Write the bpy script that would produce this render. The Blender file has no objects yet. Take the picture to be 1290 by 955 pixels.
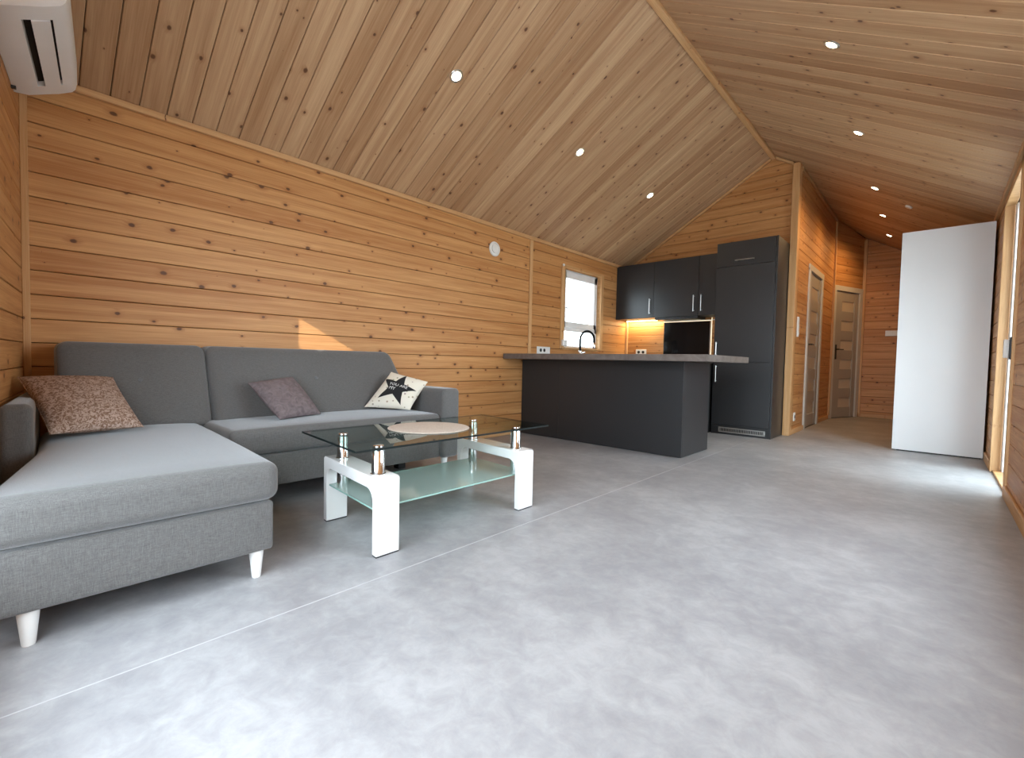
import bpy, bmesh, math, random
from mathutils import Vector, Matrix, Quaternion

random.seed(7)
scene = bpy.context.scene
col = scene.collection

# ------------------------------------------------------------------ camera
cam_d = bpy.data.cameras.new('camera')
cam_d.sensor_width = 36.0
cam_d.sensor_fit = 'HORIZONTAL'
cam_d.lens = 581.2568 / 1290 * 36
cam_d.clip_start = 0.02
cam = bpy.data.objects.new('camera', cam_d)
col.objects.link(cam)
YAW, PITCH, ROLL = math.radians(42.63127), math.radians(-2.117254), math.radians(-1.210064)
CAM = Vector((3.354, 0.0, 0.78))
rot = (Matrix.Rotation(YAW, 3, 'Z') @ Matrix.Rotation(PITCH, 3, 'X')
       @ Matrix.Rotation(math.radians(90), 3, 'X') @ Matrix.Rotation(-ROLL, 3, 'Z'))
cam.matrix_world = Matrix.Translation(CAM) @ rot.to_4x4()
scene.camera = cam

# ------------------------------------------------------------------ world, sun, exposure
scene.view_settings.view_transform = 'Standard'
scene.view_settings.look = 'None'
scene.view_settings.gamma = 1.0
scene.view_settings.use_curve_mapping = False
scene.view_settings.exposure = -0.12
SKY = 13.5
LAMP = 7.0
world = bpy.data.worlds.new('sky')
scene.world = world
world.use_nodes = True
wn = world.node_tree.nodes
bg = wn['Background']
bg.inputs['Color'].default_value = (0.78, 0.90, 1.0, 1)
bg.inputs['Strength'].default_value = SKY


def portal(name, loc, sx, sy, direction):
    """sampling guide for the sky in a wall opening; gives no light of its own"""
    d = bpy.data.lights.new(name, 'AREA')
    d.shape = 'RECTANGLE'
    d.size, d.size_y = sx, sy
    d.cycles.is_portal = True
    o = bpy.data.objects.new(name, d)
    o.location = loc
    o.rotation_euler = Vector(direction).to_track_quat('-Z', 'Y').to_euler()
    col.objects.link(o)
    return o


portal('terrace_portal', (2.585, -0.37, 1.085), 1.92, 1.72, (0.105, 1, 0))
portal('side_portal', (3.845, 2.2, 1.31), 1.46, 1.4, (-1, 0, 0))

# low sun; an added block outside keeps it off most openings
sun_d = bpy.data.lights.new('sun', 'SUN')
sun_d.energy = 6.5
sun_d.angle = math.radians(0.3)
sun_d.color = (1.0, 0.95, 0.85)
sun = bpy.data.objects.new('sun', sun_d)
sun.rotation_euler = Vector((-1.0, 1.5, -0.7215)).to_track_quat('-Z', 'Y').to_euler()
col.objects.link(sun)
portal('doorway_portal', (3.84, 4.74, 1.02), 0.9, 2.05, (-1, 0, 0))
portal('window_portal', (-0.14, 4.93, 1.43), 0.9, 1.0, (1, 0, 0))


# ------------------------------------------------------------------ materials
def new_mat(name):
    m = bpy.data.materials.new(name)
    m.use_nodes = True
    nt = m.node_tree
    return m, nt, nt.nodes['Principled BSDF']


def N(nt, t, **kw):
    n = nt.nodes.new(t)
    for k, v in kw.items():
        setattr(n, k, v)
    return n


def L(nt, a, b):
    nt.links.new(a, b)


def plain(name, color, rough=0.5, metal=0.0, coat=0.0, spec=0.5, bump=0.0, bscale=400, var=0.06):
    m, nt, p = new_mat(name)
    p.inputs['Roughness'].default_value = rough
    p.inputs['Metallic'].default_value = metal
    p.inputs['Coat Weight'].default_value = coat
    p.inputs['Specular IOR Level'].default_value = spec
    tc = N(nt, 'ShaderNodeTexCoord')
    nz = N(nt, 'ShaderNodeTexNoise')
    nz.inputs['Scale'].default_value = 6.0
    nz.inputs['Detail'].default_value = 4.0
    L(nt, tc.outputs['Object'], nz.inputs['Vector'])
    mr = N(nt, 'ShaderNodeMapRange')
    mr.inputs['To Min'].default_value = 1 - var
    mr.inputs['To Max'].default_value = 1 + var
    L(nt, nz.outputs['Fac'], mr.inputs['Value'])
    mx = N(nt, 'ShaderNodeVectorMath', operation='SCALE')
    mx.inputs[0].default_value = color[:3]
    L(nt, mr.outputs[0], mx.inputs['Scale'])
    L(nt, mx.outputs[0], p.inputs['Base Color'])
    if bump:
        n2 = N(nt, 'ShaderNodeTexNoise')
        n2.inputs['Scale'].default_value = bscale
        L(nt, tc.outputs['Object'], n2.inputs['Vector'])
        b = N(nt, 'ShaderNodeBump')
        b.inputs['Strength'].default_value = bump
        b.inputs['Distance'].default_value = 0.002
        L(nt, n2.outputs['Fac'], b.inputs['Height'])
        L(nt, b.outputs[0], p.inputs['Normal'])
    return m


def emit(name, color, strength):
    m, nt, p = new_mat(name)
    p.inputs['Base Color'].default_value = (0.9, 0.85, 0.75, 1)
    p.inputs['Emission Color'].default_value = (*color, 1)
    p.inputs['Emission Strength'].default_value = strength
    return m


def pine(name, light, dark, knots=1.0, spread=0.12, axis=0):
    """softwood: grain along local X, per-board tone from the object's random number, knots with a darker ring"""
    m, nt, p = new_mat(name)
    tc = N(nt, 'ShaderNodeTexCoord')
    oi = N(nt, 'ShaderNodeObjectInfo')
    off = N(nt, 'ShaderNodeVectorMath', operation='SCALE')
    off.inputs[0].default_value = (37.0, 91.0, 13.0)
    L(nt, oi.outputs['Random'], off.inputs['Scale'])
    add = N(nt, 'ShaderNodeVectorMath', operation='ADD')
    L(nt, tc.outputs['Object'], add.inputs[0])
    L(nt, off.outputs[0], add.inputs[1])
    vec = add.outputs[0]
    if axis:                                   # grain along local Y or Z instead of X
        sx = N(nt, 'ShaderNodeSeparateXYZ')
        cx = N(nt, 'ShaderNodeCombineXYZ')
        L(nt, vec, sx.inputs[0])
        for i, k in enumerate((1, 0, 2) if axis == 1 else (2, 1, 0)):
            L(nt, sx.outputs[k], cx.inputs[i])
        vec = cx.outputs[0]
    # knots
    kv = N(nt, 'ShaderNodeVectorMath', operation='MULTIPLY')
    kv.inputs[1].default_value = (5.2, 7.2, 0.0)
    L(nt, vec, kv.inputs[0])
    wob = N(nt, 'ShaderNodeTexNoise')
    wob.inputs['Scale'].default_value = 40.0
    L(nt, vec, wob.inputs['Vector'])
    ws = N(nt, 'ShaderNodeVectorMath', operation='SCALE')
    ws.inputs['Scale'].default_value = 0.05
    L(nt, wob.outputs['Color'], ws.inputs[0])
    ka = N(nt, 'ShaderNodeVectorMath', operation='ADD')
    L(nt, kv.outputs[0], ka.inputs[0])
    L(nt, ws.outputs[0], ka.inputs[1])
    vo = N(nt, 'ShaderNodeTexVoronoi')
    vo.voronoi_dimensions = '2D'
    vo.inputs['Scale'].default_value = 1.0
    L(nt, ka.outputs[0], vo.inputs['Vector'])
    sep = N(nt, 'ShaderNodeSeparateColor')
    L(nt, vo.outputs['Color'], sep.inputs[0])
    rad = N(nt, 'ShaderNodeMapRange')         # knot radius from the cell's random colour; many cells get none
    rad.inputs['From Min'].default_value = 0.33
    rad.inputs['From Max'].default_value = 1.0
    rad.inputs['To Min'].default_value = 0.0
    rad.inputs['To Max'].default_value = 0.098 * knots
    L(nt, sep.outputs[0], rad.inputs['Value'])
    k1 = N(nt, 'ShaderNodeMath', operation='DIVIDE')
    L(nt, vo.outputs['Distance'], k1.inputs[0])
    radp = N(nt, 'ShaderNodeMath', operation='ADD')
    radp.inputs[1].default_value = 0.0005
    L(nt, rad.outputs[0], radp.inputs[0])
    L(nt, radp.outputs[0], k1.inputs[1])
    core = N(nt, 'ShaderNodeMapRange', interpolation_type='SMOOTHSTEP')
    core.inputs['From Min'].default_value = 1.15
    core.inputs['From Max'].default_value = 0.55
    L(nt, k1.outputs[0], core.inputs['Value'])
    halo = N(nt, 'ShaderNodeMapRange', interpolation_type='SMOOTHSTEP')
    halo.inputs['From Min'].default_value = 3.2
    halo.inputs['From Max'].default_value = 0.8
    halo.inputs['To Max'].default_value = 0.35
    L(nt, k1.outputs[0], halo.inputs['Value'])
    # grain, bent a little around the knots
    bend = N(nt, 'ShaderNodeMath', operation='MULTIPLY')
    bend.inputs[1].default_value = 0.03
    L(nt, halo.outputs[0], bend.inputs[0])
    cb = N(nt, 'ShaderNodeCombineXYZ')
    L(nt, bend.outputs[0], cb.inputs['Y'])
    gv = N(nt, 'ShaderNodeVectorMath', operation='ADD')
    L(nt, vec, gv.inputs[0])
    L(nt, cb.outputs[0], gv.inputs[1])
    g1m = N(nt, 'ShaderNodeVectorMath', operation='MULTIPLY')
    g1m.inputs[1].default_value = (0.9, 26.0, 26.0)
    L(nt, gv.outputs[0], g1m.inputs[0])
    g1 = N(nt, 'ShaderNodeTexNoise')
    g1.inputs['Scale'].default_value = 1.0
    g1.inputs['Detail'].default_value = 5.0
    g1.inputs['Distortion'].default_value = 0.6
    L(nt, g1m.outputs[0], g1.inputs['Vector'])
    g2m = N(nt, 'ShaderNodeVectorMath', operation='MULTIPLY')
    g2m.inputs[1].default_value = (5.0, 190.0, 190.0)
    L(nt, gv.outputs[0], g2m.inputs[0])
    g2 = N(nt, 'ShaderNodeTexNoise')
    g2.inputs['Scale'].default_value = 1.0
    g2.inputs['Detail'].default_value = 2.0
    L(nt, g2m.outputs[0], g2.inputs['Vector'])
    gs = N(nt, 'ShaderNodeMath', operation='MULTIPLY_ADD')
    gs.inputs[1].default_value = 0.35
    L(nt, g2.outputs['Fac'], gs.inputs[0])
    gt = N(nt, 'ShaderNodeMath', operation='MULTIPLY')
    gt.inputs[1].default_value = 0.65
    L(nt, g1.outputs['Fac'], gt.inputs[0])
    L(nt, gt.outputs[0], gs.inputs[2])
    # board tone
    tone = N(nt, 'ShaderNodeMath', operation='MULTIPLY_ADD')
    tone.inputs[1].default_value = spread
    L(nt, oi.outputs['Random'], tone.inputs[0])
    L(nt, gs.outputs[0], tone.inputs[2])
    ramp = N(nt, 'ShaderNodeValToRGB')
    ramp.color_ramp.elements[0].position = 0.36
    ramp.color_ramp.elements[0].color = (*light, 1)
    ramp.color_ramp.elements[1].position = 0.56 + spread
    ramp.color_ramp.elements[1].color = (*dark, 1)
    L(nt, tone.outputs[0], ramp.inputs[0])
    m1 = N(nt, 'ShaderNodeMix', data_type='RGBA')
    m1.inputs[7].default_value = (dark[0] * 0.72, dark[1] * 0.55, dark[2] * 0.42, 1)
    L(nt, halo.outputs[0], m1.inputs[0])
    L(nt, ramp.outputs[0], m1.inputs[6])
    m2 = N(nt, 'ShaderNodeMix', data_type='RGBA')
    m2.inputs[7].default_value = (0.085, 0.030, 0.012, 1)
    ck = N(nt, 'ShaderNodeMath', operation='MULTIPLY')
    ck.inputs[1].default_value = 0.88
    L(nt, core.outputs[0], ck.inputs[0])
    L(nt, ck.outputs[0], m2.inputs[0])
    L(nt, m1.outputs[2], m2.inputs[6])
    L(nt, m2.outputs[2], p.inputs['Base Color'])
    p.inputs['Roughness'].default_value = 0.48
    p.inputs['Specular IOR Level'].default_value = 0.35
    b = N(nt, 'ShaderNodeBump')
    b.inputs['Strength'].default_value = 0.12
    b.inputs['Distance'].default_value = 0.001
    L(nt, gs.outputs[0], b.inputs['Height'])
    L(nt, b.outputs[0], p.inputs['Normal'])
    return m


def floor_mat():
    m, nt, p = new_mat('concrete_look_vinyl')
    tc = N(nt, 'ShaderNodeTexCoord')
    n1 = N(nt, 'ShaderNodeTexNoise')
    n1.inputs['Scale'].default_value = 2.2
    n1.inputs['Detail'].default_value = 8.0
    n1.inputs['Roughness'].default_value = 0.62
    n1.inputs['Distortion'].default_value = 0.2
    L(nt, tc.outputs['Object'], n1.inputs['Vector'])
    n2 = N(nt, 'ShaderNodeTexNoise')
    n2.inputs['Scale'].default_value = 14.0
    n2.inputs['Detail'].default_value = 8.0
    n2.inputs['Roughness'].default_value = 0.7
    n2.inputs['Distortion'].default_value = 0.4
    L(nt, tc.outputs['Object'], n2.inputs['Vector'])
    mm = N(nt, 'ShaderNodeMath', operation='MULTIPLY_ADD')
    mm.inputs[1].default_value = 0.45
    L(nt, n2.outputs['Fac'], mm.inputs[0])
    m3 = N(nt, 'ShaderNodeMath', operation='MULTIPLY')
    m3.inputs[1].default_value = 0.55
    L(nt, n1.outputs['Fac'], m3.inputs[0])
    L(nt, m3.outputs[0], mm.inputs[2])
    r = N(nt, 'ShaderNodeValToRGB')
    e = r.color_ramp.elements
    e[0].position = 0.40
    e[0].color = (0.265, 0.262, 0.272, 1)
    e[1].position = 0.60
    e[1].color = (0.385, 0.383, 0.390, 1)
    mid = r.color_ramp.elements.new(0.5)
    mid.color = (0.318, 0.315, 0.323, 1)
    L(nt, mm.outputs[0], r.inputs[0])
    L(nt, r.outputs[0], p.inputs['Base Color'])
    rr = N(nt, 'ShaderNodeMapRange')
    rr.inputs['To Min'].default_value = 0.36
    rr.inputs['To Max'].default_value = 0.52
    L(nt, n2.outputs['Fac'], rr.inputs['Value'])
    L(nt, rr.outputs[0], p.inputs['Roughness'])
    p.inputs['Specular IOR Level'].default_value = 0.5
    b = N(nt, 'ShaderNodeBump')
    b.inputs['Strength'].default_value = 0.05
    b.inputs['Distance'].default_value = 0.002
    L(nt, n2.outputs['Fac'], b.inputs['Height'])
    L(nt, b.outputs[0], p.inputs['Normal'])
    return m


def fabric(name, c1, c2, scale=1.0, bump=0.35):
    m, nt, p = new_mat(name)
    tc = N(nt, 'ShaderNodeTexCoord')
    # slubby woven threads: two crossed stretched noises
    outs = []
    for mul in ((60, 700, 700), (700, 60, 700), (700, 700, 60)):
        vm = N(nt, 'ShaderNodeVectorMath', operation='MULTIPLY')
        vm.inputs[1].default_value = [v * scale for v in mul]
        L(nt, tc.outputs['Object'], vm.inputs[0])
        nz = N(nt, 'ShaderNodeTexNoise')
        nz.inputs['Scale'].default_value = 1.0
        nz.inputs['Detail'].default_value = 1.0
        L(nt, vm.outputs[0], nz.inputs['Vector'])
        outs.append(nz.outputs['Fac'])
    a = N(nt, 'ShaderNodeMath', operation='ADD')
    L(nt, outs[0], a.inputs[0])
    L(nt, outs[1], a.inputs[1])
    a2 = N(nt, 'ShaderNodeMath', operation='ADD')
    L(nt, a.outputs[0], a2.inputs[0])
    L(nt, outs[2], a2.inputs[1])
    mr = N(nt, 'ShaderNodeMapRange')
    mr.inputs['From Min'].default_value = 1.05
    mr.inputs['From Max'].default_value = 1.95
    L(nt, a2.outputs[0], mr.inputs['Value'])
    mx = N(nt, 'ShaderNodeMix', data_type='RGBA')
    mx.inputs[6].default_value = (*c1, 1)
    mx.inputs[7].default_value = (*c2, 1)
    L(nt, mr.outputs[0], mx.inputs[0])
    L(nt, mx.outputs[2], p.inputs['Base Color'])
    p.inputs['Roughness'].default_value = 0.9
    p.inputs['Specular IOR Level'].default_value = 0.2
    p.inputs['Sheen Weight'].default_value = 0.5
    p.inputs['Sheen Roughness'].default_value = 0.45
    p.inputs['Sheen Tint'].default_value = (0.93, 0.97, 1.0, 1)
    b = N(nt, 'ShaderNodeBump')
    b.inputs['Strength'].default_value = bump
    b.inputs['Distance'].default_value = 0.0012
    L(nt, mr.outputs[0], b.inputs['Height'])
    L(nt, b.outputs[0], p.inputs['Normal'])
    return m


def mottled(name, c1, c2, scale, lo=0.42, hi=0.58, rough=0.9):
    m, nt, p = new_mat(name)
    tc = N(nt, 'ShaderNodeTexCoord')
    nz = N(nt, 'ShaderNodeTexNoise')
    nz.inputs['Scale'].default_value = scale
    nz.inputs['Detail'].default_value = 3.0
    nz.inputs['Distortion'].default_value = 1.6
    L(nt, tc.outputs['Object'], nz.inputs['Vector'])
    r = N(nt, 'ShaderNodeValToRGB')
    r.color_ramp.elements[0].position = lo
    r.color_ramp.elements[0].color = (*c1, 1)
    r.color_ramp.elements[1].position = hi
    r.color_ramp.elements[1].color = (*c2, 1)
    L(nt, nz.outputs['Fac'], r.inputs[0])
    L(nt, r.outputs[0], p.inputs['Base Color'])
    p.inputs['Roughness'].default_value = rough
    p.inputs['Specular IOR Level'].default_value = 0.2
    b = N(nt, 'ShaderNodeBump')
    b.inputs['Strength'].default_value = 0.3
    b.inputs['Distance'].default_value = 0.002
    L(nt, nz.outputs['Fac'], b.inputs['Height'])
    L(nt, b.outputs[0], p.inputs['Normal'])
    return m


def dotted(name, base, dot, scale):
    m, nt, p = new_mat(name)
    tc = N(nt, 'ShaderNodeTexCoord')
    vo = N(nt, 'ShaderNodeTexVoronoi')
    vo.inputs['Scale'].default_value = scale
    vo.inputs['Randomness'].default_value = 0.7
    L(nt, tc.outputs['Object'], vo.inputs['Vector'])
    mr = N(nt, 'ShaderNodeMapRange')
    mr.inputs['From Min'].default_value = 0.24
    mr.inputs['From Max'].default_value = 0.16
    L(nt, vo.outputs['Distance'], mr.inputs['Value'])
    mx = N(nt, 'ShaderNodeMix', data_type='RGBA')
    mx.inputs[6].default_value = (*base, 1)
    L(nt, mr.outputs[0], mx.inputs[0])
    m2 = N(nt, 'ShaderNodeMix', data_type='RGBA')
    m2.inputs[0].default_value = 0.08
    m2.inputs[6].default_value = (*dot, 1)
    L(nt, vo.outputs['Color'], m2.inputs[7])
    L(nt, m2.outputs[2], mx.inputs[7])
    L(nt, mx.outputs[2], p.inputs['Base Color'])
    p.inputs['Roughness'].default_value = 0.9
    p.inputs['Specular IOR Level'].default_value = 0.2
    return m


def sheet_glass(name, tint, refl=1.0, haze=0.0, haze_col=(0.7, 0.85, 0.8), rough=0.0):
    """flat glass: tinted see-through, Fresnel reflection, optional frosting"""
    m = bpy.data.materials.new(name)
    m.use_nodes = True
    nt = m.node_tree
    nt.nodes.clear()
    out = N(nt, 'ShaderNodeOutputMaterial')
    tr = N(nt, 'ShaderNodeBsdfTransparent')
    tr.inputs[0].default_value = (*tint, 1)
    gl = N(nt, 'ShaderNodeBsdfGlossy')
    gl.inputs['Roughness'].default_value = rough
    fr = N(nt, 'ShaderNodeFresnel')
    fr.inputs['IOR'].default_value = 1.5
    body = tr.outputs[0]
    if haze:
        df = N(nt, 'ShaderNodeBsdfDiffuse')
        df.inputs[0].default_value = (*haze_col, 1)
        tl = N(nt, 'ShaderNodeBsdfTranslucent')
        tl.inputs[0].default_value = (*haze_col, 1)
        md = N(nt, 'ShaderNodeMixShader')
        md.inputs[0].default_value = 0.4
        L(nt, df.outputs[0], md.inputs[1])
        L(nt, tl.outputs[0], md.inputs[2])
        mh = N(nt, 'ShaderNodeMixShader')
        mh.inputs[0].default_value = haze
        L(nt, tr.outputs[0], mh.inputs[1])
        L(nt, md.outputs[0], mh.inputs[2])
        body = mh.outputs[0]
    ge = N(nt, 'ShaderNodeNewGeometry')
    inv = N(nt, 'ShaderNodeMath', operation='SUBTRACT')
    inv.inputs[0].default_value = 1.0
    L(nt, ge.outputs['Backfacing'], inv.inputs[1])
    ff = N(nt, 'ShaderNodeMath', operation='MULTIPLY')
    L(nt, fr.outputs[0], ff.inputs[0])
    L(nt, inv.outputs[0], ff.inputs[1])
    mx = N(nt, 'ShaderNodeMixShader')
    L(nt, ff.outputs[0], mx.inputs[0])
    L(nt, body, mx.inputs[1])
    L(nt, gl.outputs[0], mx.inputs[2])
    L(nt, mx.outputs[0], out.inputs[0])
    return m


PINE = pine('pine_cladding', (0.62, 0.33, 0.13), (0.41, 0.172, 0.052))
PINE_C = pine('pine_ceiling_cladding', (0.62, 0.412, 0.238), (0.37, 0.200, 0.098), knots=0.95, spread=0.26)
PINE_T = pine('pine_trim', (0.68, 0.42, 0.21), (0.50, 0.265, 0.105), knots=0.5)
PINE_TY = pine('pine_trim_lengthwise', (0.68, 0.42, 0.21), (0.50, 0.265, 0.105), knots=0.5, axis=1)
PINE_TZ = pine('pine_trim_upright', (0.68, 0.42, 0.21), (0.50, 0.265, 0.105), knots=0.5, axis=2)
JOINT = plain('dark_board_backing', (0.05, 0.024, 0.010), 0.9)
FLOOR = floor_mat()
SEAM = plain('pale_weld_line', (0.47, 0.47, 0.48), 0.5)
SOFA = fabric('grey_woven_upholstery', (0.080, 0.077, 0.074), (0.155, 0.151, 0.147))
SOFA_D = fabric('grey_upholstery_edge', (0.09, 0.092, 0.095), (0.17, 0.173, 0.178))
SEAMC = plain('dark_seam_shadow_cloth', (0.03, 0.03, 0.032), 0.95)
WHITE_LEG = plain('white_painted_wood', (0.82, 0.82, 0.80), 0.45)
BLACK_LEG = plain('black_plastic', (0.02, 0.02, 0.02), 0.5)
GLOSS_W = plain('white_high_gloss', (0.84, 0.84, 0.83), 0.12, coat=0.6, var=0.01)
CHROME = plain('chrome', (0.80, 0.80, 0.80), 0.12, metal=1.0, var=0.02)
STEEL = plain('brushed_steel', (0.62, 0.61, 0.59), 0.3, metal=1.0)
GLASS_TOP = sheet_glass('clear_float_glass', (0.74, 0.83, 0.80))
GLASS_EDGE = plain('glass_cut_edge', (0.003, 0.008, 0.008), 0.45, spec=0.3)
GLASS_FROST = sheet_glass('frosted_shelf_glass', (0.80, 0.92, 0.88), haze=0.45, haze_col=(0.70, 0.82, 0.78), rough=0.06)
FROST_EDGE = plain('frosted_glass_edge', (0.30, 0.50, 0.44), 0.25, spec=0.6)
PANE = sheet_glass('window_glass', (0.96, 0.98, 0.97))
ANTHRA = plain('anthracite_cabinet_front', (0.024, 0.0243, 0.026), 0.36, spec=0.45, var=0.03)
ANTHRA_D = plain('anthracite_carcass', (0.018, 0.018, 0.019), 0.45, var=0.03)
BLACKG = plain('black_glass', (0.003, 0.003, 0.004), 0.1, spec=0.2, var=0.0)
WORKTOP = mottled('grey_brown_laminate', (0.115, 0.092, 0.080), (0.17, 0.142, 0.126), 9.0, 0.3, 0.7, 0.4)
WHITE_P = plain('white_plastic', (0.78, 0.78, 0.76), 0.4)
WHITE_PVC = plain('white_pvc_frame', (0.80, 0.80, 0.80), 0.35)
WHITE_PANEL = plain('white_laminate_panel', (0.74, 0.74, 0.745), 0.4, var=0.015)
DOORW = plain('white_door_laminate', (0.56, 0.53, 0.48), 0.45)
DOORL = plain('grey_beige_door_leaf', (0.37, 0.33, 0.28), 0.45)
DOORG = sheet_glass('frosted_door_glass', (0.9, 0.9, 0.88), haze=0.96, haze_col=(0.85, 0.76, 0.62), rough=0.15)
BLACKM = plain('black_rubber_hose', (0.008, 0.008, 0.008), 0.7, spec=0.1)
BLACKP = plain('black_matt_metal', (0.012, 0.012, 0.013), 0.35)
DARKHOLE = plain('dark_recess', (0.008, 0.008, 0.008), 0.7)
LAMPM = emit('warm_lamp_lens', (1.0, 0.83, 0.55), 30.0)
LEDV = emit('dim_led_and_glint', (1.0, 0.82, 0.50), 1.3)  # also colours the glowing glint beside the splash panel
LEDM = emit('warm_led_strip', (1.0, 0.78, 0.42), 14.0)
FLORAL = mottled('beige_brown_floral_print', (0.20, 0.12, 0.08), (0.47, 0.36, 0.30), 85.0, 0.43, 0.57)
MAUVE = mottled('mauve_crushed_velvet', (0.125, 0.10, 0.105), (0.20, 0.165, 0.17), 26.0, 0.3, 0.7, 0.7)
CREAM = dotted('cream_cotton_with_small_stars', (0.74, 0.70, 0.60), (0.34, 0.29, 0.20), 27.0)
STARB = plain('black_print', (0.010, 0.010, 0.012), 0.9)
STARW = plain('white_print', (0.80, 0.80, 0.78), 0.9)
MATM = mottled('cream_felt', (0.50, 0.42, 0.35), (0.70, 0.62, 0.54), 160.0, 0.35, 0.65)
DECK = plain('pale_terrace_paving', (0.52, 0.51, 0.49), 0.8)
RENDER = plain('pale_grey_render', (0.55, 0.56, 0.58), 0.8)
SLATE = plain('slate_roofing', (0.16, 0.18, 0.21), 0.7)


# ------------------------------------------------------------------ mesh helpers
class MB:
    """collects simple solids and links them as one mesh object"""

    def __init__(self):
        self.bm = bmesh.new()

    def box(self, lo, hi, fn=None, bev=0.0, seg=2, mat=0):
        r = bmesh.ops.create_cube(self.bm, size=1.0)
        vs = r['verts']
        for v in vs:
            v.co = Vector([lo[i] + (v.co[i] + 0.5) * (hi[i] - lo[i]) for i in range(3)])
        if bev:
            es = list({e for v in vs for e in v.link_edges})
            rb = bmesh.ops.bevel(self.bm, geom=es, offset=bev, segments=seg, affect='EDGES', profile=0.5)
            vs = list({v for f in rb['faces'] for v in f.verts} | {v for v in vs if v.is_valid})
        if mat:
            for f in {f for v in vs for f in v.link_faces}:
                f.material_index = mat
        if fn:
            for v in vs:
                v.co = Vector(fn(v.co))
        return self

    def prism(self, pts, axis, a, b, fn=None, mat=0):
        """polygon (2D points) extruded along an axis from a to b"""
        def co(p, t):
            q = [0, 0, 0]
            o = [i for i in range(3) if i != axis]
            q[o[0]], q[o[1]], q[axis] = p[0], p[1], t
            return Vector(q)
        lo = [self.bm.verts.new(co(p, a)) for p in pts]
        hi = [self.bm.verts.new(co(p, b)) for p in pts]
        n = len(pts)
        fs = [self.bm.faces.new(lo[::-1]), self.bm.faces.new(hi)]
        for i in range(n):
            fs.append(self.bm.faces.new((lo[i], lo[(i + 1) % n], hi[(i + 1) % n], hi[i])))
        for f in fs:
            f.material_index = mat
        if fn:
            for v in lo + hi:
                v.co = Vector(fn(v.co))
        return self

    def lathe(self, prof, center, axis=Vector((0, 0, 1)), seg=24, mat=0):
        """profile of (radius, height) turned about an axis"""
        axis = Vector(axis).normalized()
        q = Vector((0, 0, 1)).rotation_difference(axis)
        rings = []
        for r, h in prof:
            if r < 1e-6:
                rings.append([self.bm.verts.new(Vector(center) + q @ Vector((0, 0, h)))])
            else:
                rings.append([self.bm.verts.new(Vector(center) + q @ Vector((r * math.cos(2 * math.pi * k / seg), r * math.sin(2 * math.pi * k / seg), h))) for k in range(seg)])
        for a, b in zip(rings, rings[1:]):
            for k in range(seg):
                k2 = (k + 1) % seg
                if len(a) == 1 and len(b) == 1:
                    continue
                if len(a) == 1:
                    f = self.bm.faces.new((a[0], b[k2], b[k]))
                elif len(b) == 1:
                    f = self.bm.faces.new((a[k], a[k2], b[0]))
                else:
                    f = self.bm.faces.new((a[k], a[k2], b[k2], b[k]))
                f.material_index = mat
        return self

    def tube(self, pts, r, seg=10, mat=0):
        pts = [Vector(p) for p in pts]
        rings = []
        up = Vector((0.13, 0.21, 0.97))
        for i, p in enumerate(pts):
            d = (pts[min(i + 1, len(pts) - 1)] - pts[max(i - 1, 0)]).normalized()
            s = d.cross(up)
            if s.length < 1e-3:
                s = d.cross(Vector((1, 0, 0)))
            s.normalize()
            t = d.cross(s).normalized()
            rr = r[i] if isinstance(r, (list, tuple)) else r
            rings.append([self.bm.verts.new(p + s * rr * math.cos(2 * math.pi * k / seg) + t * rr * math.sin(2 * math.pi * k / seg)) for k in range(seg)])
        for a, b in zip(rings, rings[1:]):
            for k in range(seg):
                self.bm.faces.new((a[k], a[(k + 1) % seg], b[(k + 1) % seg], b[k])).material_index = mat
        self.bm.faces.new(rings[0][::-1]).material_index = mat
        self.bm.faces.new(rings[-1]).material_index = mat
        return self

    def rbox(self, lo, hi, r, seg=4, div=8, fn=None):
        """soft rounded box with extra divisions, shaped by fn"""
        c = [(a + b) / 2 for a, b in zip(lo, hi)]
        h = [(b - a) / 2 for a, b in zip(lo, hi)]
        rr = min(r, min(h) * 0.999)

        def axis(hh):
            a = [-hh + rr * i / seg for i in range(seg)]
            m = [-(hh - rr) + 2 * (hh - rr) * i / div for i in range(div + 1)]
            return a + m + [-t for t in reversed(a)]
        A = [axis(x) for x in h]
        cache = {}

        def vert(p):
            k = tuple(round(x, 5) for x in p)
            if k not in cache:
                inner = [max(-(h[i] - rr), min(h[i] - rr, p[i])) for i in range(3)]
                d = Vector([p[i] - inner[i] for i in range(3)])
                q = Vector(inner) + (d.normalized() * rr if d.length > 1e-9 else d)
                q = q + Vector(c)
                if fn:
                    q = Vector(fn(q, [(q[i] - c[i]) / h[i] for i in range(3)]))
                cache[k] = self.bm.verts.new(q)
            return cache[k]
        for ax in range(3):
            o = [i for i in range(3) if i != ax]
            for s in (-1, 1):
                for i in range(len(A[o[0]]) - 1):
                    for j in range(len(A[o[1]]) - 1):
                        quad = []
                        for di, dj in ((0, 0), (1, 0), (1, 1), (0, 1)):
                            p = [0, 0, 0]
                            p[ax] = s * h[ax]
                            p[o[0]] = A[o[0]][i + di]
                            p[o[1]] = A[o[1]][j + dj]
                            quad.append(vert(p))
                        if len(set(quad)) == 4:
                            try:
                                self.bm.faces.new(quad)
                            except ValueError:
                                pass
        return self

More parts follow.
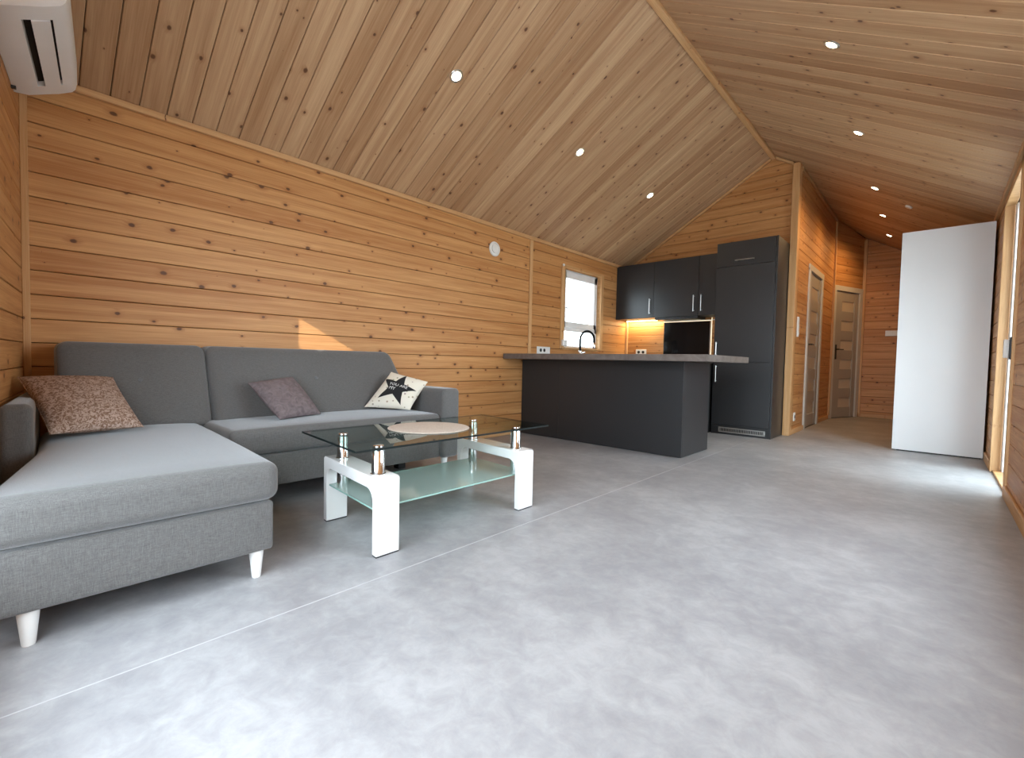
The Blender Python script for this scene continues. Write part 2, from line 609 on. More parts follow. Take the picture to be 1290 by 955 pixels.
    def build(self, name, mats, parent=None, smooth=False, world=None):
        bm = self.bm
        bmesh.ops.remove_doubles(bm, verts=bm.verts, dist=1e-6)
        bmesh.ops.recalc_face_normals(bm, faces=bm.faces)
        me = bpy.data.meshes.new(name)
        bm.to_mesh(me)
        bm.free()
        for m in (mats if isinstance(mats, (list, tuple)) else [mats]):
            me.materials.append(m)
        if smooth:
            me.polygons.foreach_set('use_smooth', [True] * len(me.polygons))
            me.set_sharp_from_angle(angle=math.radians(smooth if smooth is not True else 40))
        o = bpy.data.objects.new(name, me)
        col.objects.link(o)
        if parent:
            o.parent = parent
        if world:
            o.matrix_local = world
        return o


def tag(o, label=None, cat=None, group=None, kind=None):
    for k, v in (('label', label), ('category', cat), ('group', group), ('kind', kind)):
        if v:
            o[k] = v
    return o


def empty(name, label=None, cat=None, group=None, kind=None, loc=(0, 0, 0)):
    o = bpy.data.objects.new(name, None)
    o.empty_display_size = 0.1
    o.location = loc
    col.objects.link(o)
    return tag(o, label, cat, group, kind)


def struct(o, label=None):
    return tag(o, label, kind='structure')


def frame(O, ex, ey, ez):
    m = Matrix((Vector(ex), Vector(ey), Vector(ez))).transposed().to_4x4()
    m.translation = Vector(O)
    return m


# ------------------------------------------------------------------ cladding boards
plank_cache = {}
GAP, CH, TH = 0.0018, 0.0028, 0.018


def plank_mesh(w, a0, a1, b0, b1, mat):
    key = (round(w, 4), round(a1 - a0, 4), round(b0 - a0, 4), round(b1 - a0, 4), mat.name)
    if key in plank_cache:
        return plank_cache[key]
    a1, b0, b1, a0 = a1 - a0, b0 - a0, b1 - a0, 0.0
    prof = [(GAP, -TH), (GAP, -CH), (GAP + CH, 0.0), (w - GAP - CH, 0.0), (w - GAP, -CH), (w - GAP, -TH)]
    vs, fs = [], []
    for (y, z) in prof:
        t = y / w
        vs.append((a0 + (b0 - a0) * t, y, z))
    for (y, z) in prof:
        t = y / w
        vs.append((a1 + (b1 - a1) * t, y, z))
    n = len(prof)
    fs.append(tuple(range(n)))
    fs.append(tuple(range(2 * n - 1, n - 1, -1)))
    for i in range(n):
        j = (i + 1) % n
        fs.append((i, i + n, j + n, j))
    me = bpy.data.meshes.new('plank')
    me.from_pydata(vs, [], fs)
    bm = bmesh.new()
    bm.from_mesh(me)
    bmesh.ops.recalc_face_normals(bm, faces=bm.faces)
    bm.to_mesh(me)
    bm.free()
    me.materials.append(mat)
    plank_cache[key] = me
    return me


def plank(parent, O, ex, ey, ez, w, a0, a1, b0=None, b1=None, mat=PINE):
    b0 = a0 if b0 is None else b0
    b1 = a1 if b1 is None else b1
    me = plank_mesh(w, a0, a1, b0, b1, mat)
    o = bpy.data.objects.new('plank', me)
    col.objects.link(o)
    o.parent = parent
    o.matrix_local = frame(Vector(O) + Vector(ex) * a0, ex, ey, ez)
    return o


H0, RX, RZ, WX = 2.16, 1.849, 3.25, 3.70     # eaves height, ridge x and z, right wall x
SL = (RZ - H0) / RX


def ceil_z(x):
    return H0 + SL * (x if x <= RX else (WX - x))


ROWS = [0.0] + [0.098 + 0.1214 * k for k in range(27)]


def clad_wall(name, p0, p1, normal, top=None, holes=(), mat=PINE, thick=0.14, stops=(), label=None):
    """backing slab plus one board per course; boards are cut at the openings and at the vertical stops"""
    p0, p1 = Vector((*p0, 0)), Vector((*p1, 0))
    Ln = (p1 - p0).length
    ex = (p1 - p0).normalized()
    ez = Vector((*normal, 0)).normalized()
    ey = Vector((0, 0, 1))
    top = top or (lambda s: H0)
    b = MB()
    cuts = sorted({0.0, Ln, *[h[0] for h in holes], *[h[1] for h in holes], *[k for k in (RX,) if False]})
    n_sub = []
    for a, c in zip(cuts, cuts[1:]):
        k = max(1, int((c - a) / 0.25)) if top(0.0) != top(Ln) or top(Ln / 2) != top(0) else 1
        n_sub += [(a + (c - a) * i / k, a + (c - a) * (i + 1) / k) for i in range(k)]

    def fn(v):
        return p0 + ex * v.x + ey * v.y - ez * v.z
    for a, c in n_sub:
        m = (a + c) / 2
        hs = sorted([(h[2], h[3]) for h in holes if h[0] <= m <= h[1]])
        z = 0.0
        for (h0, h1) in hs:
            if h0 > z + 1e-4:
                b.box((a, z, TH * 0.9), (c, h0, thick), fn)
            z = h1
        ta, tc = top(a) + 0.07, top(c) + 0.07
        b.prism([(a, z), (c, z), (c, tc), (a, ta)], 2, TH * 0.9, thick, fn)
    wall = struct(b.build(name, JOINT), label)
    S = [Ln * i / 240 for i in range(241)]
    for z0, z1 in zip(ROWS, ROWS[1:]):
        lo = [s for s in S if top(s) >= z0 + 0.004]
        if not lo:
            break
        hi = [s for s in S if top(s) >= z1 - 1e-4]
        zt = z1
        if not hi:
            zt = max(top(s) for s in S)
            if zt - z0 < 0.02:
                break
            hi = [s for s in S if top(s) >= zt - 1e-3]
        segs = [(min(lo), max(lo), min(hi), max(hi))]
        cutters = [(h[0], h[1]) for h in holes if min(h[3], zt) - max(h[2], z0) > 0.5 * (zt - z0)]
        cutters += [(s, s) for s in stops]
        for (h0, h1) in cutters:
            new = []
            for (a0, a1, b0, b1) in segs:
                if h1 <= min(a0, b0) or h0 >= max(a1, b1):
                    new.append((a0, a1, b0, b1))
                    continue
                if h0 > a0 + 0.01:
                    new.append((a0, h0, b0 if b0 < h0 else h0, h0))
                if h1 < a1 - 0.01:
                    new.append((h1, a1, h1, b1 if b1 > h1 else h1))
            segs = new
        for (a0, a1, b0, b1) in segs:
            if a1 - a0 > 0.015:
                plank(wall, p0 + ey * z0, ex, ey, ez, zt - z0, a0, a1, b0, b1, mat)
    return wall


def trim(name, lo, hi, fn=None, mat=None, bev=0.003):
    ext = [b - a for a, b in zip(lo, hi)]
    mat = mat or (PINE_T, PINE_TY, PINE_TZ)[ext.index(max(ext))]
    return struct(MB().box(lo, hi, fn, bev=bev, seg=1).build(name, mat))


# ================================================================== THE SETTING
# floor: two vinyl sheets that meet in a pale weld line
floor = struct(MB().box((-0.1, -0.75, -0.12), (3.86, 9.6, -0.004)).build('floor', JOINT), 'grey concrete-look vinyl floor')
for x0, x1 in ((-0.02, 1.9175), (1.9215, 3.83)):
    MB().box((x0, -0.7, -0.004), (x1, 9.55, 0.0)).build('vinyl_sheet', FLOOR, floor)
MB().box((1.9175, -0.7, -0.004), (1.9215, 9.55, 0.0004)).build('weld_line', SEAM, floor)

# walls
wall_left = clad_wall('wall_left', (0, 0.0), (0, 6.10), (1, 0), stops=(3.905,),
                      holes=[(4.526, 5.359, 0.942, 1.944)])
wall_kitchen = clad_wall('wall_kitchen', (0, 6.08), (2.12, 6.08), (0, -1), top=lambda s: ceil_z(s))
wall_hall = clad_wall('wall_hall', (2.12, 6.10), (2.12, 8.65), (1, 0), top=lambda s: ceil_z(2.12),
                      holes=[(0.73, 1.58, 0.0, 2.04)])
DD = Vector((0.30, 0.80, 0)).normalized()
wall_angled = clad_wall('wall_angled', (2.12, 8.65), (2.42, 9.45), (DD.y, -DD.x), top=lambda s: ceil_z(2.12 + DD.x * s),
                        holes=[(0.04, 0.75, 0.0, 2.03)])
wall_far = clad_wall('wall_far', (2.28, 9.45), (3.70, 9.45), (0, -1), top=lambda s: ceil_z(2.28 + s))
wall_right = clad_wall('wall_right', (3.70, 9.45), (3.70, -0.34), (-1, 0),
                       holes=[(9.45 - 5.236, 9.45 - 4.200, 0.0, 2.101), (9.45 - 2.9, 9.45 - 1.5, 0.584, 2.04)])
EN = Vector((0.105, 1.0, 0)).normalized()
ED = Vector((1.0, -0.105, 0)).normalized()
EP = Vector((0, 0.043, 0))
e1 = EP + ED * (3.70 / ED.x)
wall_near = clad_wall('wall_near', (e1.x, e1.y), (0, 0.043), (EN.x, EN.y),
                      top=lambda s: ceil_z(max(0.0, min(3.70, 3.70 - s * ED.x))),
                      holes=[((3.70 - 3.55) / ED.x, (3.70 - 1.62) / ED.x, 0.22, 1.95), ((3.70 - 1.40) / ED.x, (3.70 - 0.966) / ED.x, 1.555, 1.83)])  # the small second opening is added, unseen, to shape the sun patch

# ceiling: two slopes of boards that run from eaves to ridge
cs, sn = math.cos(math.atan(SL)), math.sin(math.atan(SL))
SLEN = RX / cs
for side in (0, 1):
    y0, y1 = -0.50, (6.08 if side == 0 else 9.45)
    if side == 0:
        O, ex, ez = Vector((0, y0, H0)), Vector((cs, 0, sn)), Vector((sn, 0, -cs))
        ey = Vector((0, -1, 0))
    else:
        O, ex, ez = Vector((WX, y0, H0)), Vector((-cs, 0, sn)), Vector((-sn, 0, -cs))
        ey = Vector((0, 1, 0))
    bq = MB()
    f = lambda v, O=O, ex=ex, ez=ez: O + ex * v.x + Vector((0, v.y, 0)) - ez * v.z
    bq.box((-0.16, -0.1, TH * 0.9), (SLEN + 0.02, y1 - y0 + 0.16, 0.14), f)
    ceiling = struct(bq.build('ceiling', JOINT))
    PW = 0.1245
    y = 0.256 - PW * 6
    while y < y1 - 0.01:
        w = min(PW, y1 - y)
        start = O + Vector((0, y - y0, 0))
        if side == 0:
            start = start + Vector((0, w, 0))
        a_end = SLEN - 0.002
        plank(ceiling, start, ex, ey, ez, w, 0.004, a_end, mat=PINE_C)
        y += PW
# the end of the right slope over the kitchen stays open to the ridge; a closing panel stands behind the kitchen gable
trim('trim_ridge', (RX - 0.024, -0.4, RZ - 0.042), (RX + 0.024, 6.075, RZ - 0.008))
trim('trim_eaves_left', (0.0, 0.04, H0 - 0.032), (0.026, 6.07, H0 + 0.004))
trim('trim_eaves_right', (WX - 0.026, -0.3, H0 - 0.032), (WX, 9.44, H0 + 0.004))
trim('trim_corner_left', (0.0, 0.040, 0.03), (0.026, 0.069, H0 - 0.03))
trim('trim_wall_joint', (0.0, 3.885, 0.03), (0.016, 3.932, H0 - 0.03))
trim('trim_kitchen_corner', (0.0, 6.045, 0.88), (0.035, 6.08, 1.40))
trim('trim_hall_post', (2.062, 6.02, 0.0), (2.136, 6.135, ceil_z(2.10) - 0.01), bev=0.004)
trim('trim_hall_corner', (2.12, 8.60, 0.06), (2.145, 8.645, ceil_z(2.14) - 0.03))
q = Vector((2.42, 9.45, 0))
trim('trim_far_corner', (2.405, 9.405, 0.06), (2.445, 9.45, ceil_z(2.44) - 0.03))
# raking trims along the kitchen gable and over the hall wall
fk = lambda v: Vector((v.x, v.y, ceil_z(v.x) + v.z))
struct(MB().box((0.03, 6.055, -0.036), (RX - 0.026, 6.079, -0.006), fk).build('trim_gable_left', PINE_T))
struct(MB().box((RX + 0.026, 6.055, -0.036), (2.06, 6.079, -0.006), fk).build('trim_gable_right', PINE_T))
struct(MB().box((2.121, 6.14, -0.05), (2.145, 8.60, -0.006), fk).build('trim_hall_ceiling', PINE_TY))
# baseboards
struct(MB().box((0.0, 2.15, 0.0), (0.014, 3.79, 0.028), bev=0.004, seg=1).build('baseboard_left', PINE_TY))
struct(MB().box((WX - 0.016, 3.2, 0.0), (WX, 4.185, 0.075), bev=0.004, seg=1).build('baseboard_right', PINE_TY))
struct(MB().box((WX - 0.016, 5.26, 0.0), (WX, 5.80, 0.075), bev=0.004, seg=1).build('baseboard_right', PINE_TY))
struct(MB().box((2.12, 6.14, 0.0), (2.136, 6.79, 0.06), bev=0.004, seg=1).build('baseboard_hall', PINE_TY))
struct(MB().box((2.12, 7.72, 0.0), (2.136, 8.60, 0.06), bev=0.004, seg=1).build('baseboard_hall', PINE_TY))
struct(MB().box((2.45, 9.434, 0.0), (3.69, 9.45, 0.06), bev=0.004, seg=1).build('baseboard_far', PINE_T))

# ---- kitchen window
win = struct(empty('window_1', loc=(0, 4.94, 0.95)), 'white framed window with a fixed lower pane in a pine casing')


def wpart(name, mb, mat, parent=win, smooth=False):
    o = mb.build(name, mat, parent, smooth)
    if parent is win:
        o.matrix_parent_inverse = Matrix.Translation((0, -4.94, -0.95))
    return o


WY0, WY1, WZ0, WZ1 = 4.54, 5.345, 0.955, 1.93
for lo, hi in (((0, WY0 - 0.07, WZ0 - 0.002), (0.018, WY0, WZ1 + 0.035)), ((0, WY1, WZ0 - 0.002), (0.018, WY1 + 0.065, WZ1 + 0.035)),
               ((0, WY0, WZ1), (0.018, WY1, WZ1 + 0.035)), ((0, WY0, WZ0 - 0.002), (0.03, WY1, WZ0 + 0.018))):
    wpart('casing', MB().box(lo, hi, bev=0.003, seg=1), PINE_TZ if hi[2] - lo[2] > 0.5 else PINE_TY)
for lo, hi in (((-0.15, WY0 - 0.012, WZ0), (0, WY0, WZ1)), ((-0.15, WY1, WZ0), (0, WY1 + 0.012, WZ1)),
               ((-0.15, WY0, WZ1), (0, WY1, WZ1 + 0.012)), ((-0.15, WY0, WZ0 - 0.012), (0, WY1, WZ0))):
    wpart('reveal', MB().box(lo, hi), PINE_T)
fx0, fx1 = -0.115, -0.045
fr = MB()
fr.box((fx0, WY0, WZ0), (fx1, WY0 + 0.045, WZ1), bev=0.004, seg=1)
fr.box((fx0, WY1 - 0.045, WZ0), (fx1, WY1, WZ1), bev=0.004, seg=1)
fr.box((fx0, WY0, WZ1 - 0.045), (fx1, WY1, WZ1), bev=0.004, seg=1)
fr.box((fx0, WY0, WZ0), (fx1, WY1, WZ0 + 0.045), bev=0.004, seg=1)
fr.box((fx0, WY0, 1.178), (fx1, WY1, 1.235), bev=0.004, seg=1)
wpart('window_frame', fr, WHITE_PVC)
sx0, sx1 = -0.10, -0.03
sa = MB()
SY0, SY1, SZ0, SZ1 = WY0 + 0.022, WY1 - 0.03, 1.225, WZ1 - 0.02
for lo, hi in (((sx0, SY0, SZ0), (sx1, SY0 + 0.065, SZ1)), ((sx0, SY1 - 0.065, SZ0), (sx1, SY1, SZ1)),
               ((sx0, SY0, SZ1 - 0.085), (sx1, SY1, SZ1)), ((sx0, SY0, SZ0), (sx1, SY1, SZ0 + 0.07))):
    sa.box(lo, hi, bev=0.005, seg=1)
sash = wpart('sash', sa, WHITE_PVC)
MB().box((-0.072, SY0 + 0.06, SZ0 + 0.06), (-0.066, SY1 - 0.06, SZ1 - 0.08)).build('pane', PANE, sash)
hd = MB().box((-0.03, SY0 + 0.022, 1.42), (-0.02, SY0 + 0.05, 1.50), bev=0.003, seg=1)
hd.box((-0.02, SY0 + 0.028, 1.45), (0.012, SY0 + 0.044, 1.468), bev=0.003, seg=1)
hd.box((0.000, SY0 + 0.026, 1.36), (0.014, SY0 + 0.046, 1.468), bev=0.004, seg=1)
hd.build('handle', WHITE_P, sash)
wpart('pane', MB().box((-0.083, WY0 + 0.04, WZ0 + 0.04), (-0.077, WY1 - 0.04, 1.185)), PANE)

# ---- interior doors
GW = Vector((0, 0, 1))


def inner_door(name, O, ex, ez, width, height, label, handle_low=True):
    """white door in its frame: stiles, rails and six frosted panes; s runs along ex, z up, ez towards the room"""
    O, ex, ez = Vector(O), Vector(ex).normalized(), Vector(ez).normalized()
    d = struct(empty(name), label)
    d.matrix_world = frame(O, ex, Vector((0, 0, 1)).cross(ex) if False else ez.cross(ex) * 1.0, ez)
    # local frame here: x = along wall, y = up, z = towards the room
    w = width
    cas = MB()
    for lo, hi in (((-0.055, 0, 0.0), (0.03, height + 0.0, 0.018)), ((w - 0.03, 0, 0.0), (w + 0.055, height, 0.018)),
                   ((-0.055, height - 0.03, 0.0), (w + 0.055, height + 0.05, 0.0185))):
        cas.box(lo, hi, bev=0.004, seg=1)
    cas.box((0.0, 0, -0.10), (0.03, height, 0.0))
    cas.box((w - 0.03, 0, -0.10), (w, height, 0.0))
    cas.box((0.0, height - 0.03, -0.10), (w, height, 0.0))
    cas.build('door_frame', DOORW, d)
    lf = MB()
    a0, a1, z0, z1, t0, t1 = 0.033, w - 0.033, 0.008, height - 0.034, -0.042, -0.002
    px0, px1 = a0 + 0.19, a1 - 0.10
    lf.box((a0, z0, t0), (px0, z1, t1), bev=0.002, seg=1)
    lf.box((px1, z0, t0), (a1, z1, t1), bev=0.002, seg=1)
    zs = [0.165 + 0.305 * k for k in range(6)]
    prev = z0
    for z in zs:
        lf.box((px0, prev, t0 + 0.006), (px1, z, t1 - 0.006), bev=0.002, seg=1)
        prev = z + 0.155
    lf.box((px0, prev, t0 + 0.006), (px1, z1, t1 - 0.006), bev=0.002, seg=1)
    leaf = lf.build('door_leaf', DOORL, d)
    MB().box((0.03, 0.0, -0.10), (w - 0.03, 0.0075, -0.002)).build('threshold', ANTHRA_D, d)  # added strip, stops outside light leaking under the leaf
    MB().box((0.03, 0.0, -0.13), (w - 0.03, height - 0.03, -0.10)).build('backing', PINE_T, d)  # added board, keeps daylight from shining through the panes
    for z in zs:
        MB().box((px0 - 0.004, z - 0.004, -0.026), (px1 + 0.004, z + 0.159, -0.018)).build('pane', DOORG, leaf)
    h = MB()
    h.box((a0 + 0.045, 0.93, t1), (a0 + 0.083, 1.16, t1 + 0.009), bev=0.004, seg=1)
    h.tube([(a0 + 0.064, 1.085, t1), (a0 + 0.064, 1.085, t1 + 0.048)], 0.009)
    h.tube([(a0 + 0.058, 1.085, t1 + 0.045), (a0 + 0.19, 1.085, t1 + 0.045)], 0.009)
    o = h.build('handle', BLACKP, leaf)
    o['label'] = 'black lever handle on a long plate'
    return d


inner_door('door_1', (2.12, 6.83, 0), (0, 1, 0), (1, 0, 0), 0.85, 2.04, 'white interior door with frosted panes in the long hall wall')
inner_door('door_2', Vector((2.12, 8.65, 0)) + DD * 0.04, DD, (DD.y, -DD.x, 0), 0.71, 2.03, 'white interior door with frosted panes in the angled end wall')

# ---- glazed doorway on the right
dr = struct(empty('door_3', loc=(WX, 4.75, 0)), 'glazed outer doorway lined with pale pine')


def dpart(name, mb, mat):
    o = mb.build(name, mat, dr)
    o.matrix_parent_inverse = Matrix.Translation((-WX, -4.75, 0))
    return o


dpart('jamb', MB().box((WX - 0.014, 5.19, 0.0), (WX + 0.044, 5.235, 2.10), bev=0.003, seg=1), PINE_TZ)
dpart('jamb', MB().box((WX - 0.014, 4.185, 0.0), (WX + 0.044, 4.238, 2.10), bev=0.003, seg=1), PINE_TZ)
dpart('lintel', MB().box((WX - 0.014, 4.185, 2.05), (WX + 0.044, 5.235, 2.10), bev=0.003, seg=1), PINE_T)
dpart('threshold', MB().box((WX, 4.238, 0.0), (WX + 0.06, 5.19, 0.018), bev=0.003, seg=1), PINE_T)
df = MB()
for lo, hi in (((3.77, 4.238, 0.0), (3.835, 4.31, 2.05)), ((3.745, 5.11, 0.0), (3.835, 5.1895, 2.05)), ((3.77, 4.238, 1.99), (3.835, 5.19, 2.05)), ((3.77, 4.238, 0.0), (3.835, 5.19, 0.05))):
    df.box(lo, hi, bev=0.004, seg=1)
dpart('door_frame', df, WHITE_PVC)
dpart('pane', MB().box((3.822, 4.30, 0.045), (3.828, 5.12, 1.995)), PANE)

# ---- plain frames in the openings behind the camera
def frame_in(name, O, ex, ez, w, h, label):
    o = struct(empty(name), label)
    O, ex, ez = Vector(O), Vector(ex), Vector(ez)
    o.matrix_world = frame(O, ex, (0, 0, 1), ez)
    t = 0.045
    for lo, hi in (((0, 0, -0.10), (t, h, -0.04)), ((w - t, 0, -0.10), (w, h, -0.04)), ((t, 0, -0.10), (w - t, t, -0.04)), ((t, h - t, -0.10), (w - t, h, -0.04))):
        MB().box(lo, hi, bev=0.003, seg=1).build('window_frame', WHITE_PVC, o)
    for lo, hi in (((-0.06, -0.06, 0), (0.0, h + 0.06, 0.016)), ((w, -0.06, 0), (w + 0.06, h + 0.06, 0.016)), ((0, h, 0), (w, h + 0.06, 0.016)), ((0, -0.06, 0), (w, 0.0, 0.016))):
        MB().box(lo, hi, bev=0.003, seg=1).build('casing', PINE_T, o)


frame_in('window_2', (WX, 2.9, 0.584), (0, -1, 0), (-1, 0, 0), 1.4, 1.456, 'wide window in the right wall beside the camera')
_s = EP + ED * (3.55 / ED.x)
frame_in('window_3', (_s.x, _s.y, 0.22), -ED, EN, (3.55 - 1.62) / ED.x, 1.73, 'large window in the near end wall')

# ---- outdoors
ground = struct(MB().box((-30, -30, -0.45), (34, 40, -0.25)).build('ground', DECK))
SA, SP_ = Vector((0.5547, -0.83205, 0)), Vector((0.83205, 0.5547, 0))     # towards the sun on plan, and across
struct(MB().box((25.0, 1.16, -0.3), (31.0, 6.4, 13.6), lambda v: SA * v.x + SP_ * v.y + Vector((0, 0, v.z))).build('sun_blocker', RENDER),
       'added unseen block far off behind the cabin that cuts off the sun')  # added out of view, sized to block the sun from the larger openings
tag(MB().box((-9.0, 2.0, -0.25), (-6.0, 12.0, 1.10)).prism([(-9.4, 1.1), (-5.6, 1.1), (-7.5, 1.62)], 1, 1.7, 12.3, mat=1)
    .build('garden_shed', [RENDER, SLATE]), 'low pale shed with a slate roof outside the kitchen window', 'shed')


# ================================================================== SOFA
sofa = empty('corner_sofa', 'grey fabric corner sofa with chaise end standing against the long pine wall', 'sofa', loc=(0.86, 1.0, 0))


def spart(name, mb, mat, smooth=50):
    o = mb.build(name, mat, sofa, smooth)
    o.matrix_parent_inverse = Matrix.Translation((-0.86, -1.0, 0))
    return o


def lerp(a, b, t):
    return a + (b - a) * t


def yl(x):      # left rim of the chaise
    return 0.102 - 0.05 * x if x < 0.9 else lerp(0.057, -0.078, (x - 0.9) / 0.77)


def yr(x):      # right rim of the chaise
    return lerp(0.70, 0.640, max(0, (x - 0.35)) / 1.31)


def chaise_fn(rise, inset=0.0):
    def fn(q, n):
        x, z = q.x, q.z
        t = (n[1] + 1) / 2
        y = lerp(yl(x) + inset, yr(x) - inset, t)
        if rise and n[2] > 0:
            z += rise * (1 - abs(n[0]) ** 3) * (1 - abs(n[1]) ** 3) * n[2]
        return (x, y, z)
    return fn


spart('base', MB().rbox((0.10, 0.10, 0.115), (0.862, 2.00, 0.282), 0.012, 2, 2), SOFA)
spart('chaise_base', MB().rbox((0.864, -0.02, 0.100), (1.645, 0.63, 0.272), 0.012, 2, 6, chaise_fn(0, 0.016)), SOFA)
spart('seat_cushion', MB().rbox((0.30, 0.705, 0.288), (0.885, 1.982, 0.418), 0.032, 4, 10,
      lambda q, n: (q.x, q.y, q.z + (0.012 * (1 - n[0] ** 4) * (1 - n[1] ** 4) if n[2] > 0 else 0))), SOFA)
spart('chaise_cushion', MB().rbox((0.30, 0.0, 0.278), (1.668, 0.64, 0.412), 0.038, 4, 14, chaise_fn(0.026)), SOFA)


def back_fn(right):
    def fn(q, n):
        x, y, z = q
        k = (x - 0.09) / 0.36
        x -= 0.43 * (z - 0.40) * k
        puff = 0.018 * (1 - n[1] ** 4) * (1 - n[2] ** 4) * max(0, n[0])
        # a soft dimple where the button sits
        if n[0] > 0.5:
            puff -= 0.016 * math.exp(-((n[1]) ** 2) / 0.010 - ((n[2] - 0.15) ** 2) / 0.03)
        x += puff
        if right:
            y += 0.32 * (0.835 - z) * max(0.0, n[1])
        return (x, y, z)
    return fn


for (y0, y1, right) in ((0.145, 0.752, False), (0.757, 1.965, True)):
    b = spart('back_cushion', MB().rbox((0.09, y0, 0.395), (0.45, y1, 0.835), 0.045, 4, 12, back_fn(right)), SOFA)
    ym = (y0 + y1) / 2
    MB().lathe([(0.0, -0.006), (0.012, -0.004), (0.014, 0.0), (0.010, 0.005), (0.0, 0.007)],
               (0.45 - 0.43 * 0.252 + 0.003, ym, 0.648), Vector((0.92, 0, 0.39)), 12).build('button', SOFA_D, b, True)
spart('arm', MB().rbox((0.08, 1.986, 0.11), (0.90, 2.135, 0.588), 0.03, 4, 6), SOFA)


def larm(q, n):
    x = q.x
    t = (n[1] + 1) / 2
    return (x, lerp(0.043 - 0.105 * x + 0.012, 0.098 - 0.05 * x, t), q.z)


spart('arm', MB().rbox((0.13, 0.0, 0.11), (0.90, 0.1, 0.588), 0.03, 4, 6, larm), SOFA)
for (x, y, h) in ((1.602, 0.022, 0.104), (1.606, 0.580, 0.104), (0.835, 2.05, 0.115), (0.16, 2.05, 0.115), (0.20, 0.085, 0.115)):
    o = spart('leg', MB().lathe([(0.0, 0.0), (0.0135, 0.0), (0.0145, 0.004), (0.0245, h), (0.0, h)], (x, y, 0), seg=20), WHITE_LEG, 40)
    o['label'] = 'tapered white leg'
o = spart('leg', MB().box((0.50, 1.86, 0.0), (0.56, 1.92, 0.116), bev=0.004), BLACK_LEG)
o['label'] = 'square black support leg'


# ---- throw pillows
def pillow_surface(P, T, pinch=0.05):
    BL, BR, TR, TL = [Vector(p) for p in P]
    nrm = (BR - BL).cross(TL - BL).normalized()
    if nrm.dot(CAM - BL) < 0:
        nrm = -nrm

    def S(u, v, side):
        uu = u * (1 - pinch * (1 - v * v) * u * u)
        vv = v * (1 - pinch * (1 - u * u) * v * v)
        a, b = (uu + 1) / 2, (vv + 1) / 2
        p = BL * (1 - a) * (1 - b) + BR * a * (1 - b) + TR * a * b + TL * (1 - a) * b
        t = T * (max(0.0, (1 - u * u)) * max(0.0, (1 - v * v))) ** 0.42
        wr = 0.0028 * math.sin(9 * u + 5 * v) * math.sin(7 * v - 3 * u) * (1 - u * u) * (1 - v * v)
        return p + nrm * (side * t + wr)
    return S, nrm


def throw_pillow(name, P, T, mat, label, n=22):
    S, nrm = pillow_surface(P, T)
    mb = MB()
    g = {}
    for side in (1, -1):
        for i in range(n + 1):
            for j in range(n + 1):
                u, v = math.sin((i / n - 0.5) * math.pi), math.sin((j / n - 0.5) * math.pi)
                edge = i in (0, n) or j in (0, n)
                key = (i, j, 0 if edge else side)
                if key not in g:
                    g[key] = mb.bm.verts.new(S(u, v, side))
        k = lambda i, j: g[(i, j, 0 if (i in (0, n) or j in (0, n)) else side)]
        for i in range(n):
            for j in range(n):
                try:
                    mb.bm.faces.new((k(i, j), k(i + 1, j), k(i + 1, j + 1), k(i, j + 1)))
                except ValueError:
                    pass
    o = mb.build(name, mat, None, 60)
    tag(o, label, 'pillow')
    rim = []
    for k in range(4 * 10):
        e, t = divmod(k, 10)
        t = -1 + 2 * t / 10
        u, v = [(t, -1), (1, t), (-t, 1), (-1, -t)][e]
        rim.append(S(u, v, 0))
    MB().tube(rim + [rim[0]], 0.0028, 6).build('seam', mat, o, True)
    return o, S, nrm


P1 = [(0.83, 0.100, 0.462), (0.79, 0.390, 0.462), (0.42, 0.332, 0.664), (0.42, 0.018, 0.668)]
throw_pillow('throw_pillow', P1, 0.055, FLORAL, 'beige and brown floral cushion leaning at the chaise arm')
P2 = [(0.715, 0.995, 0.440), (0.60, 1.275, 0.440), (0.455, 1.165, 0.660), (0.47, 0.915, 0.627)]
throw_pillow('throw_pillow', P2, 0.05, MAUVE, 'plain mauve velvet cushion leaning on the sofa back')
P3 = [(0.70, 1.852, 0.438), (0.64, 2.045, 0.622), (0.44, 1.870, 0.687), (0.45, 1.655, 0.448)]
star_pillow, SP, SN = throw_pillow('throw_pillow', P3, 0.05, CREAM, 'cream cushion printed with a black star and words, by the sofa arm')


def on_pillow(mesh_2d, name, mat, parent, lift):
    """lays a flat print on the bulging cover: mesh_2d gives (u, v)"""
    bm = bmesh.new()
    vs = [bm.verts.new(SP(u, v, 1) + SN * lift) for u, v in mesh_2d[0]]
    for f in mesh_2d[1]:
        try:
            bm.faces.new([vs[i] for i in f])
        except ValueError:
            pass
    mb = MB()
    mb.bm.free()
    mb.bm = bm
    return mb.build(name, mat, parent, True)


# in the picture the star's upright axis runs about along the pillow's BL->TR diagonal turned a little; find (u,v) axes from world up
eu = (Vector(P3[1]) + Vector(P3[2]) - Vector(P3[0]) - Vector(P3[3])) / 4
ev = (Vector(P3[2]) + Vector(P3[3]) - Vector(P3[0]) - Vector(P3[1])) / 4


def uv_axes(angle):
    """unit steps (1 m) across and up the print, as (u, v), turned by angle from the level direction on the cushion"""
    up = Vector((0, 0, 1)) - SN * SN.z
    up.normalize()
    right = up.cross(SN).normalized()
    r2 = right * math.cos(angle) + up * math.sin(angle)
    u2 = up * math.cos(angle) - right * math.sin(angle)

    def solve(w):
        a, b, c = eu.dot(eu), eu.dot(ev), ev.dot(ev)
        p, q = w.dot(eu), w.dot(ev)
        det = a * c - b * b
        return ((c * p - b * q) / det, (a * q - b * p) / det)
    return solve(r2), solve(u2)


